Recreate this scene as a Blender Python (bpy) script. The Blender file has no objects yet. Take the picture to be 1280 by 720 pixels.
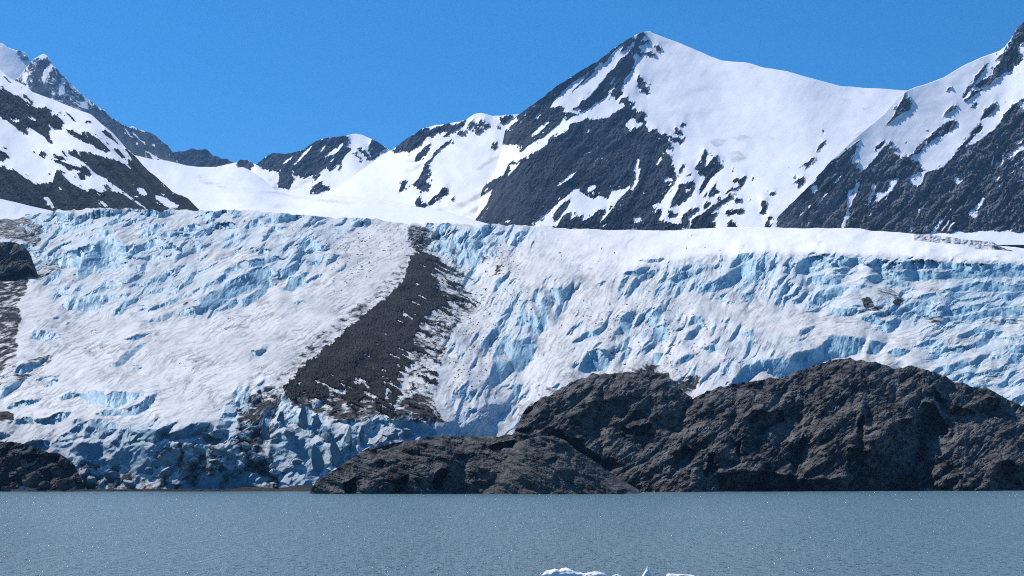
import bpy, bmesh, math, random
import numpy as np
from mathutils import Vector

# ------------------------------------------------------------------ frame
F, CX, HY, CAMZ = 1800.0, 640.0, 596.0, 6.0     # focal length, centre and horizon in photo pixels, eye height
SC = bpy.context.scene
COL = SC.collection
rng = np.random.default_rng(7)
random.seed(7)

def world(px, y, D):
    return (px - CX) / F * D, D, CAMZ + (HY - y) / F * D

# ------------------------------------------------------------------ noise
def _h(ix, iy, seed):
    h = (ix.astype(np.uint32) * np.uint32(374761393) + iy.astype(np.uint32) * np.uint32(668265263)
         + np.uint32((seed * 974634777) & 0xffffffff))
    h = (h ^ (h >> np.uint32(13))) * np.uint32(1274126177)
    h = (h ^ (h >> np.uint32(16))) * np.uint32(2246822519)
    return ((h ^ (h >> np.uint32(15))) & np.uint32(0xffff)).astype(np.int32)
_A = np.linspace(0, 2 * np.pi, 65536, endpoint=False)
_GC, _GS = np.cos(_A).astype(np.float32), np.sin(_A).astype(np.float32)

def perlin(x, y, seed=0):
    x = np.asarray(x, np.float32); y = np.asarray(y, np.float32)
    x0 = np.floor(x); y0 = np.floor(y)
    fx = x - x0; fy = y - y0
    ix = x0.astype(np.int64); iy = y0.astype(np.int64)
    u = fx * fx * fx * (fx * (fx * 6 - 15) + 10); v = fy * fy * fy * (fy * (fy * 6 - 15) + 10)
    def g(dx, dy):
        k = _h(ix + dx, iy + dy, seed)
        return _GC[k] * (fx - dx) + _GS[k] * (fy - dy)
    a = g(0, 0); b = g(1, 0); c = g(0, 1); d = g(1, 1)
    return 1.5 * ((a + u * (b - a)) * (1 - v) + (c + u * (d - c)) * v)

def fbm(x, y, octv=4, seed=0, gain=0.5, lac=2.03):
    s = 0; a = 1.0; t = 0
    for o in range(octv):
        s = s + a * perlin(x, y, seed + o * 17); t += a
        a *= gain; x = x * lac + 3.1; y = y * lac + 7.7
    return s / t * 1.4

def ridged(x, y, octv=4, seed=0, gain=0.5, lac=2.1):
    s = 0; a = 1.0; t = 0
    for o in range(octv):
        s = s + a * (1 - np.abs(perlin(x, y, seed + o * 17)) * 2); t += a
        a *= gain; x = x * lac + 1.3; y = y * lac + 5.9
    return s / t

def worley(x, y, seed=0):
    """F1, F2 and a per-cell random value"""
    x = np.asarray(x, np.float32); y = np.asarray(y, np.float32)
    ix = np.floor(x).astype(np.int64); iy = np.floor(y).astype(np.int64)
    f1 = np.full(x.shape, 9, np.float32); f2 = f1.copy(); cid = np.zeros(x.shape, np.float32)
    for dx in (-1, 0, 1):
        for dy in (-1, 0, 1):
            k = _h(ix + dx, iy + dy, seed); k2 = _h(ix + dx, iy + dy, seed + 91)
            d = np.hypot(ix + dx + k / 65536.0 - x, iy + dy + k2 / 65536.0 - y).astype(np.float32)
            m = d < f1
            f2 = np.where(m, f1, np.minimum(f2, d)); f1 = np.where(m, d, f1)
            cid = np.where(m, ((k * 7 + k2 * 13) % 65536) / 65536.0, cid)
    return f1, f2, cid

def sstep(a, b, x):
    t = np.clip((x - a) / (b - a), 0, 1)
    return t * t * (3 - 2 * t)

# ------------------------------------------------------------------ masks traced over a stretch of the landscape
class Mask:
    def __init__(s, x0, x1, y0, y1, res=2, base=0.0):
        s.x0, s.y0, s.res = x0, y0, res
        s.a = np.full((int((y1 - y0) * res), int((x1 - x0) * res)), base, np.float32)
    def poly(s, pts, val=1.0, fr=None):
        p = np.array(pts, float)
        if fr: p = np.array([fr[0], fr[1]]) + p / fr[2]
        p = (p - [s.x0, s.y0]) * s.res
        H, W = s.a.shape
        xa, xb = max(0, int(p[:, 0].min())), min(W, int(p[:, 0].max()) + 2)
        ya, yb = max(0, int(p[:, 1].min())), min(H, int(p[:, 1].max()) + 2)
        if xb <= xa or yb <= ya: return
        X, Y = np.meshgrid(np.arange(xa, xb) + .5, np.arange(ya, yb) + .5)
        ins = np.zeros(X.shape, bool)
        q = np.roll(p, -1, 0)
        for (ax, ay), (bx, by) in zip(p, q):
            if ay == by: continue
            c = (ay > Y) != (by > Y)
            ins ^= c & (X < (bx - ax) * (Y - ay) / (by - ay) + ax)
        s.a[ya:yb, xa:xb][ins] = val
    def many(s, fr, polys, val=1.0):
        for p in polys: s.poly(p, val, fr)
        return s
    def blur(s, r, n=2):
        k = max(1, int(r * s.res))
        for _ in range(n):
            for ax in (0, 1):
                b = np.pad(s.a, [(k, k) if i == ax else (0, 0) for i in (0, 1)], mode='edge')
                c = np.cumsum(b, axis=ax, dtype=np.float64)
                c = np.insert(c, 0, 0, axis=ax)
                n_ = 2 * k + 1
                s.a = ((c[n_:] - c[:-n_]) if ax == 0 else (c[:, n_:] - c[:, :-n_])).astype(np.float32) / n_
        return s
    def at(s, px, y):
        H, W = s.a.shape
        u = np.clip((px - s.x0) * s.res - .5, 0, W - 1.001); v = np.clip((y - s.y0) * s.res - .5, 0, H - 1.001)
        i = u.astype(int); j = v.astype(int); fu = u - i; fv = v - j
        a = s.a
        return (a[j, i] * (1 - fu) + a[j, i + 1] * fu) * (1 - fv) + (a[j + 1, i] * (1 - fu) + a[j + 1, i + 1] * fu) * fv

# ------------------------------------------------------------------ relief: make the surface steep where slope < 1, gentle elsewhere
def relief(D0, slope, lam=0.12, reach=50.0):
    h = np.diff(D0, axis=0) * (slope[:-1] - 1)
    rhs = np.zeros_like(D0)
    rhs[0] = -h[0]; rhs[1:-1] = -(h[1:] - h[:-1]); rhs[-1] = h[-1]
    e = np.concatenate([rhs, rhs[::-1]], 0); e = np.concatenate([e, e[:, ::-1]], 1)
    ki = np.fft.fftfreq(e.shape[0]) * 2 * np.pi; kj = np.fft.rfftfreq(e.shape[1]) * 2 * np.pi
    den = reach ** -2 + 4 * np.sin(ki / 2)[:, None] ** 2 + lam * 4 * np.sin(kj / 2)[None] ** 2
    d = np.fft.irfft2(np.fft.rfft2(e) / den, s=e.shape)
    return D0 + d[:D0.shape[0], :D0.shape[1]]

# ------------------------------------------------------------------ mesh from a grid
def grid_mesh(name, V, mat, attrs=None, keep=None, smooth=True, parent=None):
    R, C = V.shape[:2]
    idx = np.arange(R * C).reshape(R, C)
    q = np.stack([idx[:-1, :-1], idx[:-1, 1:], idx[1:, 1:], idx[1:, :-1]], -1).reshape(-1, 4)
    if keep is not None: q = q[keep.reshape(-1)]
    verts = V.reshape(-1, 3); at = {k: a.reshape(-1) for k, a in (attrs or {}).items()}
    if keep is not None:
        used = np.unique(q); mp = np.zeros(R * C, np.int64); mp[used] = np.arange(len(used))
        q = mp[q]; verts = verts[used]; at = {k: a[used] for k, a in at.items()}
    me = bpy.data.meshes.new(name)
    me.vertices.add(len(verts)); me.vertices.foreach_set('co', np.ascontiguousarray(verts, np.float32).ravel())
    me.loops.add(q.size); me.loops.foreach_set('vertex_index', q.astype(np.int32).ravel())
    me.polygons.add(len(q)); me.polygons.foreach_set('loop_start', np.arange(0, q.size, 4, dtype=np.int32))
    sm = np.full(len(q), smooth) if isinstance(smooth, bool) else np.asarray(smooth).reshape(-1)
    me.polygons.foreach_set('use_smooth', sm[keep.reshape(-1)] if keep is not None and len(sm) != len(q) else sm)
    me.update(calc_edges=True)
    for k, a in at.items():
        t = me.attributes.new(k, 'FLOAT', 'POINT'); t.data.foreach_set('value', np.ascontiguousarray(a, np.float32))
    me.materials.append(mat)
    o = bpy.data.objects.new(name, me); COL.objects.link(o)
    if parent: o.parent = parent
    return o

def tag(o, label=None, cat=None, group=None, kind=None):
    if label: o['label'] = label
    if cat: o['category'] = cat
    if group: o['group'] = group
    if kind: o['kind'] = kind
    return o

def curve(pts):
    p = np.array(sorted(pts), float)
    return lambda x: np.interp(x, p[:, 0], p[:, 1])

def scurve(pts, r=40):
    f = curve(pts); p = np.array(pts, float)[:, 0]
    xx = np.arange(p.min() - r - 2, p.max() + r + 3.); kk = np.hanning(2 * r + 1); kk /= kk.sum()
    yy = np.convolve(f(np.arange(xx[0] - r, xx[-1] + r + .5)), kk, 'valid')[:len(xx)]
    return lambda x: np.interp(x, xx, yy)

def sheet(x0, x1, top, bot, rows, dx=1.0):
    """columns of the landscape from its foot (row 0) to its skyline (last row)"""
    xs = np.arange(x0, x1 + dx, dx)
    t = np.linspace(0, 1, rows)[:, None]
    yt = (top(xs) if callable(top) else curve(top)(xs))[None]; yb = (bot(xs) if callable(bot) else curve(bot)(xs))[None]
    PX = np.repeat(xs[None], rows, 0); Y = yb + (yt - yb) * t
    return PX, Y, np.repeat(t, len(xs), 1)

def close_back(V, back, drop, n=5):
    """carry the surface over its crest and down the far side"""
    top = V[-1]; rows = []
    for k in range(1, n + 1):
        r = top.copy(); f = k / n
        r[:, 1] = top[:, 1] + back * f; r[:, 0] = top[:, 0] * (1 + back * f / top[:, 1]); r[:, 2] = top[:, 2] - drop * f ** 1.3
        rows.append(r)
    return np.concatenate([V, np.array(rows)], 0), n
def ext(a, n): return np.concatenate([a, np.repeat(a[-1:], n, 0)], 0)
# ------------------------------------------------------------------ materials
class NT:
    def __init__(s, name):
        s.m = bpy.data.materials.new(name); s.m.use_nodes = True
        s.t = s.m.node_tree; s.t.nodes.clear()
        s.out = s.t.nodes.new('ShaderNodeOutputMaterial'); s.b = s.t.nodes.new('ShaderNodeBsdfPrincipled')
        s.t.links.new(s.b.outputs[0], s.out.inputs[0])
        s.pos = s.t.nodes.new('ShaderNodeNewGeometry').outputs['Position']
    def set(s, sock, v):
        if isinstance(v, bpy.types.NodeSocket): s.t.links.new(v, sock)
        elif isinstance(v, (tuple, list)) and len(v) == 3 and sock.type == 'RGBA': sock.default_value = (*v, 1)
        else: sock.default_value = v
    def node(s, typ, ins=None, **kw):
        n = s.t.nodes.new(typ)
        for k, v in kw.items(): setattr(n, k, v)
        for k, v in (ins or {}).items(): s.set(n.inputs[k], v)
        return n
    def attr(s, name): return s.node('ShaderNodeAttribute', attribute_name=name).outputs['Fac']
    def noise(s, scale, detail=4, rough=.55, vec=None, dist=0):
        return s.node('ShaderNodeTexNoise', {'Vector': vec or s.pos, 'Scale': scale, 'Detail': detail, 'Roughness': rough, 'Distortion': dist}).outputs['Fac']
    def stretch(s, scale, rot=(0, 0, 0)):
        return s.node('ShaderNodeMapping', {'Vector': s.pos, 'Scale': scale, 'Rotation': rot}).outputs[0]
    def math(s, op, a, b=0.0, c=0.0, clamp=False):
        n = s.node('ShaderNodeMath', operation=op, use_clamp=clamp)
        s.set(n.inputs[0], a); s.set(n.inputs[1], b)
        if op in ('MULTIPLY_ADD', 'COMPARE'): s.set(n.inputs[2], c)
        return n.outputs[0]
    def rng(s, v, a, b, c=0., d=1., smooth=True):
        return s.node('ShaderNodeMapRange', {'Value': v, 'From Min': a, 'From Max': b, 'To Min': c, 'To Max': d},
                      interpolation_type='SMOOTHSTEP' if smooth else 'LINEAR').outputs[0]
    def mix(s, f, a, b):
        n = s.node('ShaderNodeMix', data_type='RGBA')
        s.set(n.inputs[0], f); s.set(n.inputs[6], a); s.set(n.inputs[7], b)
        return n.outputs[2]
    def bump(s, h, strength=.5, dist=1.0, normal=None):
        ins = {'Height': h, 'Strength': strength, 'Distance': dist}
        if normal: ins['Normal'] = normal
        return s.node('ShaderNodeBump', ins).outputs[0]
    def fin(s, col, rough=.8, spec=.3, normal=None):
        s.set(s.b.inputs['Base Color'], col); s.set(s.b.inputs['Roughness'], rough)
        s.set(s.b.inputs['Specular IOR Level'], spec)
        if normal: s.set(s.b.inputs['Normal'], normal)
        return s.m

def mountain_mat(name, rock_a, rock_b, k=1.0, edge=1.0, snow=(.86, .87, .9)):
    """snow and bare rock told apart by the 'rock' map of the terrain; k scales the grain with distance"""
    n = NT(name)
    r, d, g = n.attr('rock'), n.attr('dirt'), n.attr('green')
    fine = n.noise(.075 * k, 6, .68)
    v = n.math('MULTIPLY_ADD', n.math('SUBTRACT', fine, .5), edge, r)
    f = n.rng(v, .44, .56)
    c1 = n.noise(.012 * k, 5, .6); c2 = n.noise(1, 5, .65, n.stretch((.05 * k, .05 * k, .012 * k), (0, .5, 0)))
    rk = n.mix(n.rng(n.math('ADD', n.math('MULTIPLY', n.math('MULTIPLY_ADD', c2, .5, n.math('MULTIPLY', c1, .5)), .55), n.math('MULTIPLY', n.attr('band'), .45)), .30, .68), rock_a, rock_b)
    gm = n.math('MULTIPLY', g, n.rng(n.noise(.05 * k, 4), .42, .6))
    rk = n.mix(gm, rk, (.045, .062, .022))
    sn = n.mix(n.rng(n.noise(.004 * k, 4), .35, .7), snow, tuple(c * .95 for c in snow))
    dn = n.math('MULTIPLY', d, n.rng(n.noise(1, 5, .6, n.stretch((.02 * k, .006 * k, .03 * k))), .3, .65))
    sn = n.mix(dn, sn, (.36, .32, .29))
    h = n.math('ADD', n.noise(.05 * k, 7, .7), n.math('MULTIPLY', n.noise(.3 * k, 4, .6), .3))
    nm = n.bump(h, n.rng(f, 0, 1, .05, 1.0), 22 / k)
    return n.fin(n.mix(f, sn, rk), n.rng(f, 0, 1, .7, .95), n.rng(f, 0, 1, .15, .04), nm)

def rock_mat(name, a, b, k=1.0, rust=.25, speck=.5, stretch=1):
    n = NT(name); n.pos = n.stretch((1, stretch, 1))
    st = n.noise(1, 6, .65, n.stretch((.25 * k, .12 * k, .5 * k), (.3, .5, .2)))
    big = n.noise(.045 * k, 5, .6)
    c = n.mix(n.rng(n.math('ADD', n.math('MULTIPLY', st, .6), n.math('MULTIPLY', big, .4)), .36, .64), a, b)
    c = n.mix(n.math('MULTIPLY', n.rng(n.noise(.08 * k, 4), .55, .7), rust), c, (.12, .085, .055))
    c = n.mix(n.math('MULTIPLY', n.rng(n.noise(.9 * k, 3, .7), .66, .74), speck), c, (.26, .25, .24))
    h = n.math('ADD', n.math('ADD', n.noise(.16 * k, 9, .72), n.math('MULTIPLY', n.noise(.9 * k, 6, .68), .35)), n.math('MULTIPLY', st, .6))
    return n.fin(c, .85, .06, n.bump(h, 1.0, 4.0 / k))

def ice_mat(name, k=1.0, stretch=.26, white=(.72, .72, .715)):
    """weathered white crust, clear blue ice where it is freshly broken ('wall'), stone dirt ('dirt')"""
    n = NT(name); n.pos = n.stretch((1, stretch, 1))
    w, d, gr, dp = n.attr('wall'), n.attr('dirt'), n.attr('grain'), n.attr('front_shade')
    g1 = n.noise(.03 * k, 6, .62); g2 = n.noise(.35 * k, 5, .65)
    crust = n.mix(n.rng(g1, .36, .66), white, tuple(c * .86 for c in white))
    crust = n.mix(n.math('MULTIPLY', n.rng(g2, .52, .72), .55), crust, (.40, .395, .385))
    crust = n.mix(n.math('MULTIPLY', n.attr('zone'), n.rng(n.noise(.05 * k, 5, .6), .3, .65, .15, .85)), crust, (.47, .60, .68))
    crust = n.mix(n.math('MULTIPLY', gr, .9), crust, (.33, .33, .33))
    blue = n.mix(n.rng(n.noise(.06 * k, 5, .6), .35, .65), (.155, .305, .41), (.34, .52, .60))
    blue = n.mix(n.math('MULTIPLY', n.rng(n.noise(1, 4, .6, n.stretch((.5 * k, .5 * k, .06 * k))), .5, .7), .45), blue, (.48, .62, .70))
    blue = n.mix(dp, blue, (.05, .10, .148))  # dark tone painted in for the shaded ice front
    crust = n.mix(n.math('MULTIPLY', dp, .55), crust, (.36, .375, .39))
    crust = n.mix(n.attr('snow'), crust, (.86, .86, .86))
    f = n.rng(n.math('MULTIPLY_ADD', n.math('SUBTRACT', n.noise(.22 * k, 4, .6), .5), .5, w), .25, .62)
    c = n.mix(f, crust, blue)
    dd = n.math('MULTIPLY_ADD', n.math('SUBTRACT', n.noise(.16 * k, 6, .7), .5), n.rng(d, 0, .3, 0, 2.2), d)
    df = n.rng(dd, .22, .5)
    dirt = n.mix(n.rng(n.noise(.5 * k, 4), .35, .65), (.016, .016, .0165), (.085, .083, .081))
    c = n.mix(df, c, dirt)
    h = n.math('ADD', n.noise(.12 * k, 6, .62), n.math('MULTIPLY', n.noise(.6 * k, 5, .65), .35))
    return n.fin(c, n.rng(f, 0, 1, .9, .6), n.math('MULTIPLY', f, .25), n.bump(h, n.rng(f, 0, 1, .35, .3), 2.6 / k))

M = {}
M['main'] = mountain_mat('snow_and_grey_rock', (.020, .023, .034), (.088, .097, .120))
M['near'] = mountain_mat('snow_and_dark_rock', (.022, .023, .027), (.070, .068, .066), 1.3)
M['right'] = mountain_mat('snow_and_brown_grey_rock', (.040, .041, .044), (.25, .252, .258), 1.3)
M['far'] = mountain_mat('snow_and_far_rock', (.024, .028, .042), (.085, .094, .118), .7)
M['streak'] = mountain_mat('streaked_snow_and_rock', (.045, .046, .052), (.11, .108, .108), .6, 1.1)
M['ice'] = ice_mat('glacier_ice')
M['block'] = ice_mat('block_ice', 1.6, 1, (.6, .61, .62))
M['berg'] = ice_mat('floating_ice', 12, 1, (.8, .83, .86))
M['head'] = rock_mat('dark_shore_rock', (.012, .012, .012), (.26, .25, .238), 1.0, .05)
M['hump'] = rock_mat('smooth_grey_shore_rock', (.055, .054, .053), (.215, .208, .20), 1.0, .05)
M['edge'] = rock_mat('black_wet_rock', (.022, .022, .0235), (.17, .168, .166), 1.0, .07)
M['moraine'] = rock_mat('dark_rubble', (.007, .007, .0075), (.05, .049, .048), 1.1, .1, .08, .3)
M['beach'] = rock_mat('grey_gravel', (.03, .03, .03), (.07, .067, .063), 3)

def water_mat():
    n = NT('silty_lake_water')
    v = n.stretch((1, .16, 1), (0, 0, .06))
    h = n.math('ADD', n.noise(.11, 9, .76, v), n.math('MULTIPLY', n.noise(1.7, 5, .65, v), .3))
    wl_ = n.rng(n.noise(1.3, 3, .6), .57, .74)                      # scattered steep wavelets that flash in the sun
    h = n.math('MULTIPLY_ADD', wl_, .34, h)
    c = n.mix(n.rng(n.noise(.012, 3), .3, .7), (.10, .205, .24), (.125, .218, .242))
    return n.fin(c, n.rng(wl_, 0, .15, .28, .16), .5, n.bump(h, 1.0, 1.9))
M['water'] = water_mat()
# ------------------------------------------------------------------ mountains and snowfields
def mountain(name, label, mat, x0, x1, top, bot, rows, Dbot, Dtop, mask, dirt=None, green=None, dx=1.0, warp=(5, 2.2), jag=1.2,
             rockslope=.42, amp=1.0, seed=1, back=900, drop=700, cat='mountain', pw=1.0, rs=1.0, dip=.7, smooth=45, finger=4.0, specks=.75, gullies=.42):
    tc = curve(top)
    def tj(x):
        r = mask.at(x, tc(x) + 3) if mask else 0
        return tc(x) - jag * (.25 + r) * fbm(x / 9, x * 0 + seed, 4, seed + 3)
    PX, Y, T = sheet(x0, x1, tc, bot, rows, dx)
    Y = Y + (tj(PX[0]) - tc(PX[0]))[None] * T ** 14
    db = Dbot(PX) if callable(Dbot) else Dbot; dt = Dtop(PX) if callable(Dtop) else Dtop
    xx = np.arange(x0 - 80, x1 + 81.); kk = np.hanning(int(smooth) * 2 + 1); kk /= kk.sum()
    ts = np.interp(PX, xx, np.convolve(np.pad(tc(xx), int(smooth), mode='edge'), kk, 'valid')); yb = curve(bot)(PX)
    D0 = db + (dt - db) * np.maximum((yb - Y) / (yb - ts), 0) ** pw      # an even slope; the skyline is where it is cut
    w1, w2 = warp
    ln = math.hypot(1, dip); ua = (PX + dip * Y) / ln; va = (dip * PX - Y) / ln       # across and along the fall line
    fing = finger * (fbm(ua / 5.5, va / 26, 4, seed + 41, .6) + .6 * fbm(ua / 2.2, va / 9, 3, seed + 43, .6))
    wx = fing * dip / ln + w1 * .35 * fbm(PX / 26, Y / 26, 3, seed + 5) + w2 * .4 * fbm(PX / 5, Y / 5, 4, seed + 6, .65)
    wy = -fing / ln + w1 * .3 * fbm(PX / 26, Y / 20, 3, seed + 8) + w2 * .4 * fbm(PX / 5, Y / 5, 4, seed + 9, .65)
    rk = mask.at(PX + wx, Y + wy) if mask else np.zeros_like(PX)
    if mask:
        import copy
        ms = copy.copy(mask); ms.blur(5); sf = ms.at(PX + wx, Y + wy)
        sp = fbm(ua / 3.2, va / 8, 4, seed + 45, .6) + .35 * fbm(ua / 9, va / 30, 3, seed + 46)
        near = sstep(.04, .3, sf) * sstep(.98, .75, sf)
        rk = np.clip(rk + near * specks * (sstep(.42, .62, sp) - sstep(.42, .62, -sp)), 0, 1)
        gul = sstep(.72, .84, ridged(ua / 15 + .3 * fbm(ua / 20, va / 20, 2, seed + 48), va / 85, 3, seed + 47)) * sstep(.05, .5, fbm(PX / 45, Y / 45, 2, seed + 49))
        rk = np.clip(rk - gullies * gul, 0, 1)
    drt = dirt.at(PX + wx * .5, Y + wy * .5) if dirt else np.zeros_like(PX)
    drt = np.clip(np.maximum(drt, .28 * sstep(.38, .8, fbm(ua / 7 + .4 * fbm(PX / 40, Y / 40, 2, seed + 57), va / 80, 4, seed + 55, .6)) * sstep(-.2, .5, fbm(PX / 60, Y / 45, 2, seed + 56))), 0, 1)
    grn = green.at(PX + wx, Y + wy) if green else np.zeros_like(PX)
    # gullies and ribs run down the fall line, leaning with the dip of the rock
    u = PX + dip * Y + 9 * fbm(PX / 40, Y / 40, 3, seed + 31)
    rib = ridged(u / (26 * rs), Y / (70 * rs), 5, seed + 11, .55) ; rib2 = ridged(u / (9 * rs), (Y - .5 * PX) / (22 * rs), 4, seed + 13, .6)
    r = sstep(.3, .7, rk)
    s = 1.12 - (1.12 - rockslope) * r
    s = s * (1 + r * .9 * (fbm(PX / 30, Y / 9, 4, seed + 15) + .6 * fbm(PX / 8, Y / 4, 3, seed + 16)))
    D = relief(D0, np.clip(s, .05, 3), .2, 45)
    g = np.abs(np.gradient(D0, axis=0))
    D = D - amp * g * r * (4.2 * (rib - .5) + 1.6 * (rib2 - .5) + 1.3 * fbm(PX / 11, Y / 11, 3, seed + 18) + 1.7 * fbm(PX / 3.2, Y / 3.2, 3, seed + 19, .65))
    D = D - g * (1 - r) * (2.6 * fbm(PX / 70 + .01 * Y, Y / 40 - PX / 160, 3, seed + 21) + .22 * fbm(PX / 14, Y / 9, 3, seed + 23) + .11 * fbm(ua / 5, va / 55, 3, seed + 25))
    D = D - g * 1.6 * r                         # rock stands proud of the snow
    V = np.stack(world(PX, Y, D), -1)
    V, n = close_back(V, back, drop)
    band = np.clip(.5 + .75 * fbm(ua / 6, va / 75, 4, seed + 51, .6) + .35 * fbm(ua / 2.5, va / 20, 3, seed + 53), 0, 1)
    flat = ext(rk, n)[:-1, :-1] < .35
    o = grid_mesh(name, V, mat, smooth=flat, attrs={'rock': ext(rk, n), 'dirt': ext(drt, n), 'green': ext(grn, n), 'band': ext(band, n)})
    return tag(o, label, cat, kind='structure')

U8 = (0, 50, 8); LT = (0, 130, 4.923); FT = (140, 140, 6.4)
# far snow shoulder at the top left
m = Mask(-160, 80, 20, 140)
m.many(U8, [[(155, 125), (180, 115), (215, 118), (205, 145), (170, 145)], [(190, 160), (225, 165), (265, 150), (290, 190), (300, 215), (265, 205), (230, 200)]]).blur(.6)
mountain('snow_shoulder', 'smooth white snow shoulder behind the sharp streaked peak at far left', M['far'], -160, 46,
         [(-160, 60), (-60, 45), (-20, 49), (0, 53.5), (5, 55), (10, 59.4), (19, 62.5), (26, 64), (31, 65.6), (34, 70), (38, 77), (46, 96)],
         [(-160, 150), (46, 150)], 110, 7600, 8300, m, jag=.6, seed=101)
# jagged streaked peak and its falling ridge
m = Mask(0, 240, 50, 230)
sk = [(15, 108), (19, 100), (30, 89), (39, 77), (47.5, 70), (55, 67), (60, 71), (65.6, 80.6), (75, 90), (85, 101), (95, 111), (106, 121), (119, 130), (132.5, 140), (140, 148),
      (145, 149), (152.5, 155.6), (160, 158), (170, 160), (184, 165), (191.5, 167), (199, 173.6), (209, 181), (216.6, 191), (220, 197)]
m.poly(sk + [(222, 230), (10, 230)], 1.0)
m.poly([(15, 108), (19, 100), (30, 89), (39, 77), (47.5, 70), (55, 67), (60, 71), (66, 80), (75, 90), (95, 111), (119, 130), (110, 140), (95, 140), (70, 128), (45, 122), (25, 104)], .56)
m.many(U8, [[(20, 330), (290, 220), (310, 230), (240, 320), (160, 390), (120, 400)], [(380, 165), (440, 140), (470, 170), (420, 200)], [(225, 345), (275, 330), (270, 400), (240, 440)], [(620, 390), (650, 400), (640, 500), (600, 560), (590, 500)], [(470, 250), (530, 245), (480, 340), (430, 420), (420, 380)],
             [(860, 570), (960, 650), (1040, 700), (1000, 690), (880, 600)], [(800, 620), (860, 630), (880, 690), (820, 680)]], 0)
m.many(U8, [[(390, 210), (470, 190), (500, 230), (440, 300), (380, 380), (330, 480), (330, 400)], [(520, 280), (560, 300), (540, 370), (490, 350)], [(580, 345), (620, 340), (640, 390), (570, 440)], [(325, 430), (400, 420), (520, 560), (480, 590), (330, 520)], [(650, 400), (680, 440), (640, 510)]], 1)
m.many(FT, [[(85, 100), (150, 180), (175, 205), (150, 200), (110, 150)], [(160, 140), (190, 180), (260, 240), (280, 275), (250, 250), (200, 200), (165, 165)],
            [(235, 285), (300, 330), (370, 375), (460, 390), (330, 385), (290, 335)], [(100, 168), (120, 176), (108, 188)], [(320, 240), (345, 265), (320, 285)], [(190, 240), (225, 260), (200, 262)]], 0)
m.blur(.9)
mountain('jagged_peak', 'sharp far peak streaked with snow gullies, its rocky ridge falling right', M['streak'], 12, 222, sk, [(12, 190), (222, 225)], 170, 6000, 6900, m,
         warp=(4, 2.4), jag=2.0, seed=111, rs=.55, dip=-.5, dx=.7, gullies=.6, finger=3)
# dark ridge behind the snow saddle
sk = [(205, 200), (210, 195), (218, 190), (230.6, 189), (236, 187), (241.6, 186), (250, 187), (259, 187), (266.6, 194), (277.5, 199), (283, 198.4), (290, 202.5), (300, 206), (306, 212)]
m = Mask(190, 320, 170, 240, base=1.0)
mountain('dark_ridge', 'low dark blue rock ridge standing behind the snow saddle', M['far'], 204, 306, sk, [(204, 225), (306, 225)], 60, 6300, 6700, m, jag=1.6, seed=121, rs=.5, cat='ridge')
# middle ridge with rounded snow cap
ET = (310, 150, 6.4)
sk = [(290, 206), (296, 203), (301, 199.4), (309, 200), (316, 204), (321, 205.5), (330, 197), (341, 191.4), (357, 192), (363, 191.4), (379, 187.5), (391, 178), (404, 173.4), (416, 171), (432, 170), (441, 167.5),
      (446, 167), (454, 169), (465, 174), (472.5, 177), (480, 183), (487, 187.5), (500, 190)]
m = Mask(280, 520, 150, 280)
m.many(ET, [[(60, 340), (130, 290), (200, 252), (300, 258), (440, 228), (520, 168), (600, 138), (700, 120), (800, 120), (800, 170), (795, 215), (830, 240), (790, 265), (765, 320), (740, 355), (715, 345), (690, 385), (640, 402), (610, 385), (575, 420), (550, 465), (520, 470), (500, 450), (430, 472),
              (400, 440), (375, 480), (330, 550), (270, 555), (230, 510), (265, 440), (215, 420), (170, 412), (150, 392), (110, 382)], [(-30, 400), (-80, 410), (-90, 330), (0, 310), (45, 345), (30, 372), (10, 400)],
             [(865, 215), (900, 220), (940, 235), (960, 270), (985, 290), (1000, 310), (970, 332), (940, 300), (910, 260), (880, 235)], [(830, 235), (870, 280), (915, 330), (900, 332), (850, 280)],
             [(990, 145), (1040, 168), (1130, 240), (1065, 242), (1060, 270), (1000, 310), (975, 265), (960, 220), (985, 180)],
             [(500, 580), (520, 540), (570, 487), (620, 530), (655, 555), (640, 572), (590, 575), (550, 605), (505, 600)], [(725, 395), (745, 350), (760, 365), (740, 385)]])
m.many(FT, [[(1000, 415), (1030, 400), (1100, 430), (1110, 455), (1085, 465), (1060, 430)], [(1150, 420), (1200, 400), (1260, 440), (1230, 470), (1200, 450)]])
m.many(ET, [[(345, 368), (400, 310), (450, 255), (512, 205), (500, 230), (460, 275), (400, 340)], [(272, 355), (310, 310), (365, 280), (350, 305), (300, 345)], [(570, 260), (600, 220), (625, 188), (632, 205), (600, 245)],
            [(640, 290), (650, 255), (700, 235), (745, 190), (762, 190), (720, 250), (690, 265)], [(640, 342), (660, 312), (692, 315), (650, 347)], [(345, 390), (370, 430), (380, 460), (410, 455), (415, 475), (372, 492), (360, 450)],
            [(615, 275), (632, 270), (630, 300), (618, 295)], [(520, 460), (600, 380), (622, 380), (560, 430)]], 0)
m.blur(.9)
d = Mask(280, 520, 150, 280)
d.many(ET, [[(330, 550), (500, 455), (560, 450), (420, 530), (300, 575)], [(150, 490), (230, 430), (240, 440), (170, 500)], [(180, 545), (260, 450), (240, 520), (225, 575)]], .8)
d.blur(1)
mountain('ridge_with_snow_cap', 'middle distance rock ridge with a rounded snow cap near its summit', M['far'], 288, 500, sk, [(288, 262), (500, 262)], 120, 4300, 5400, m, d, jag=1.0, seed=131, rs=.6, cat='ridge', dip=.9)
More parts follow.
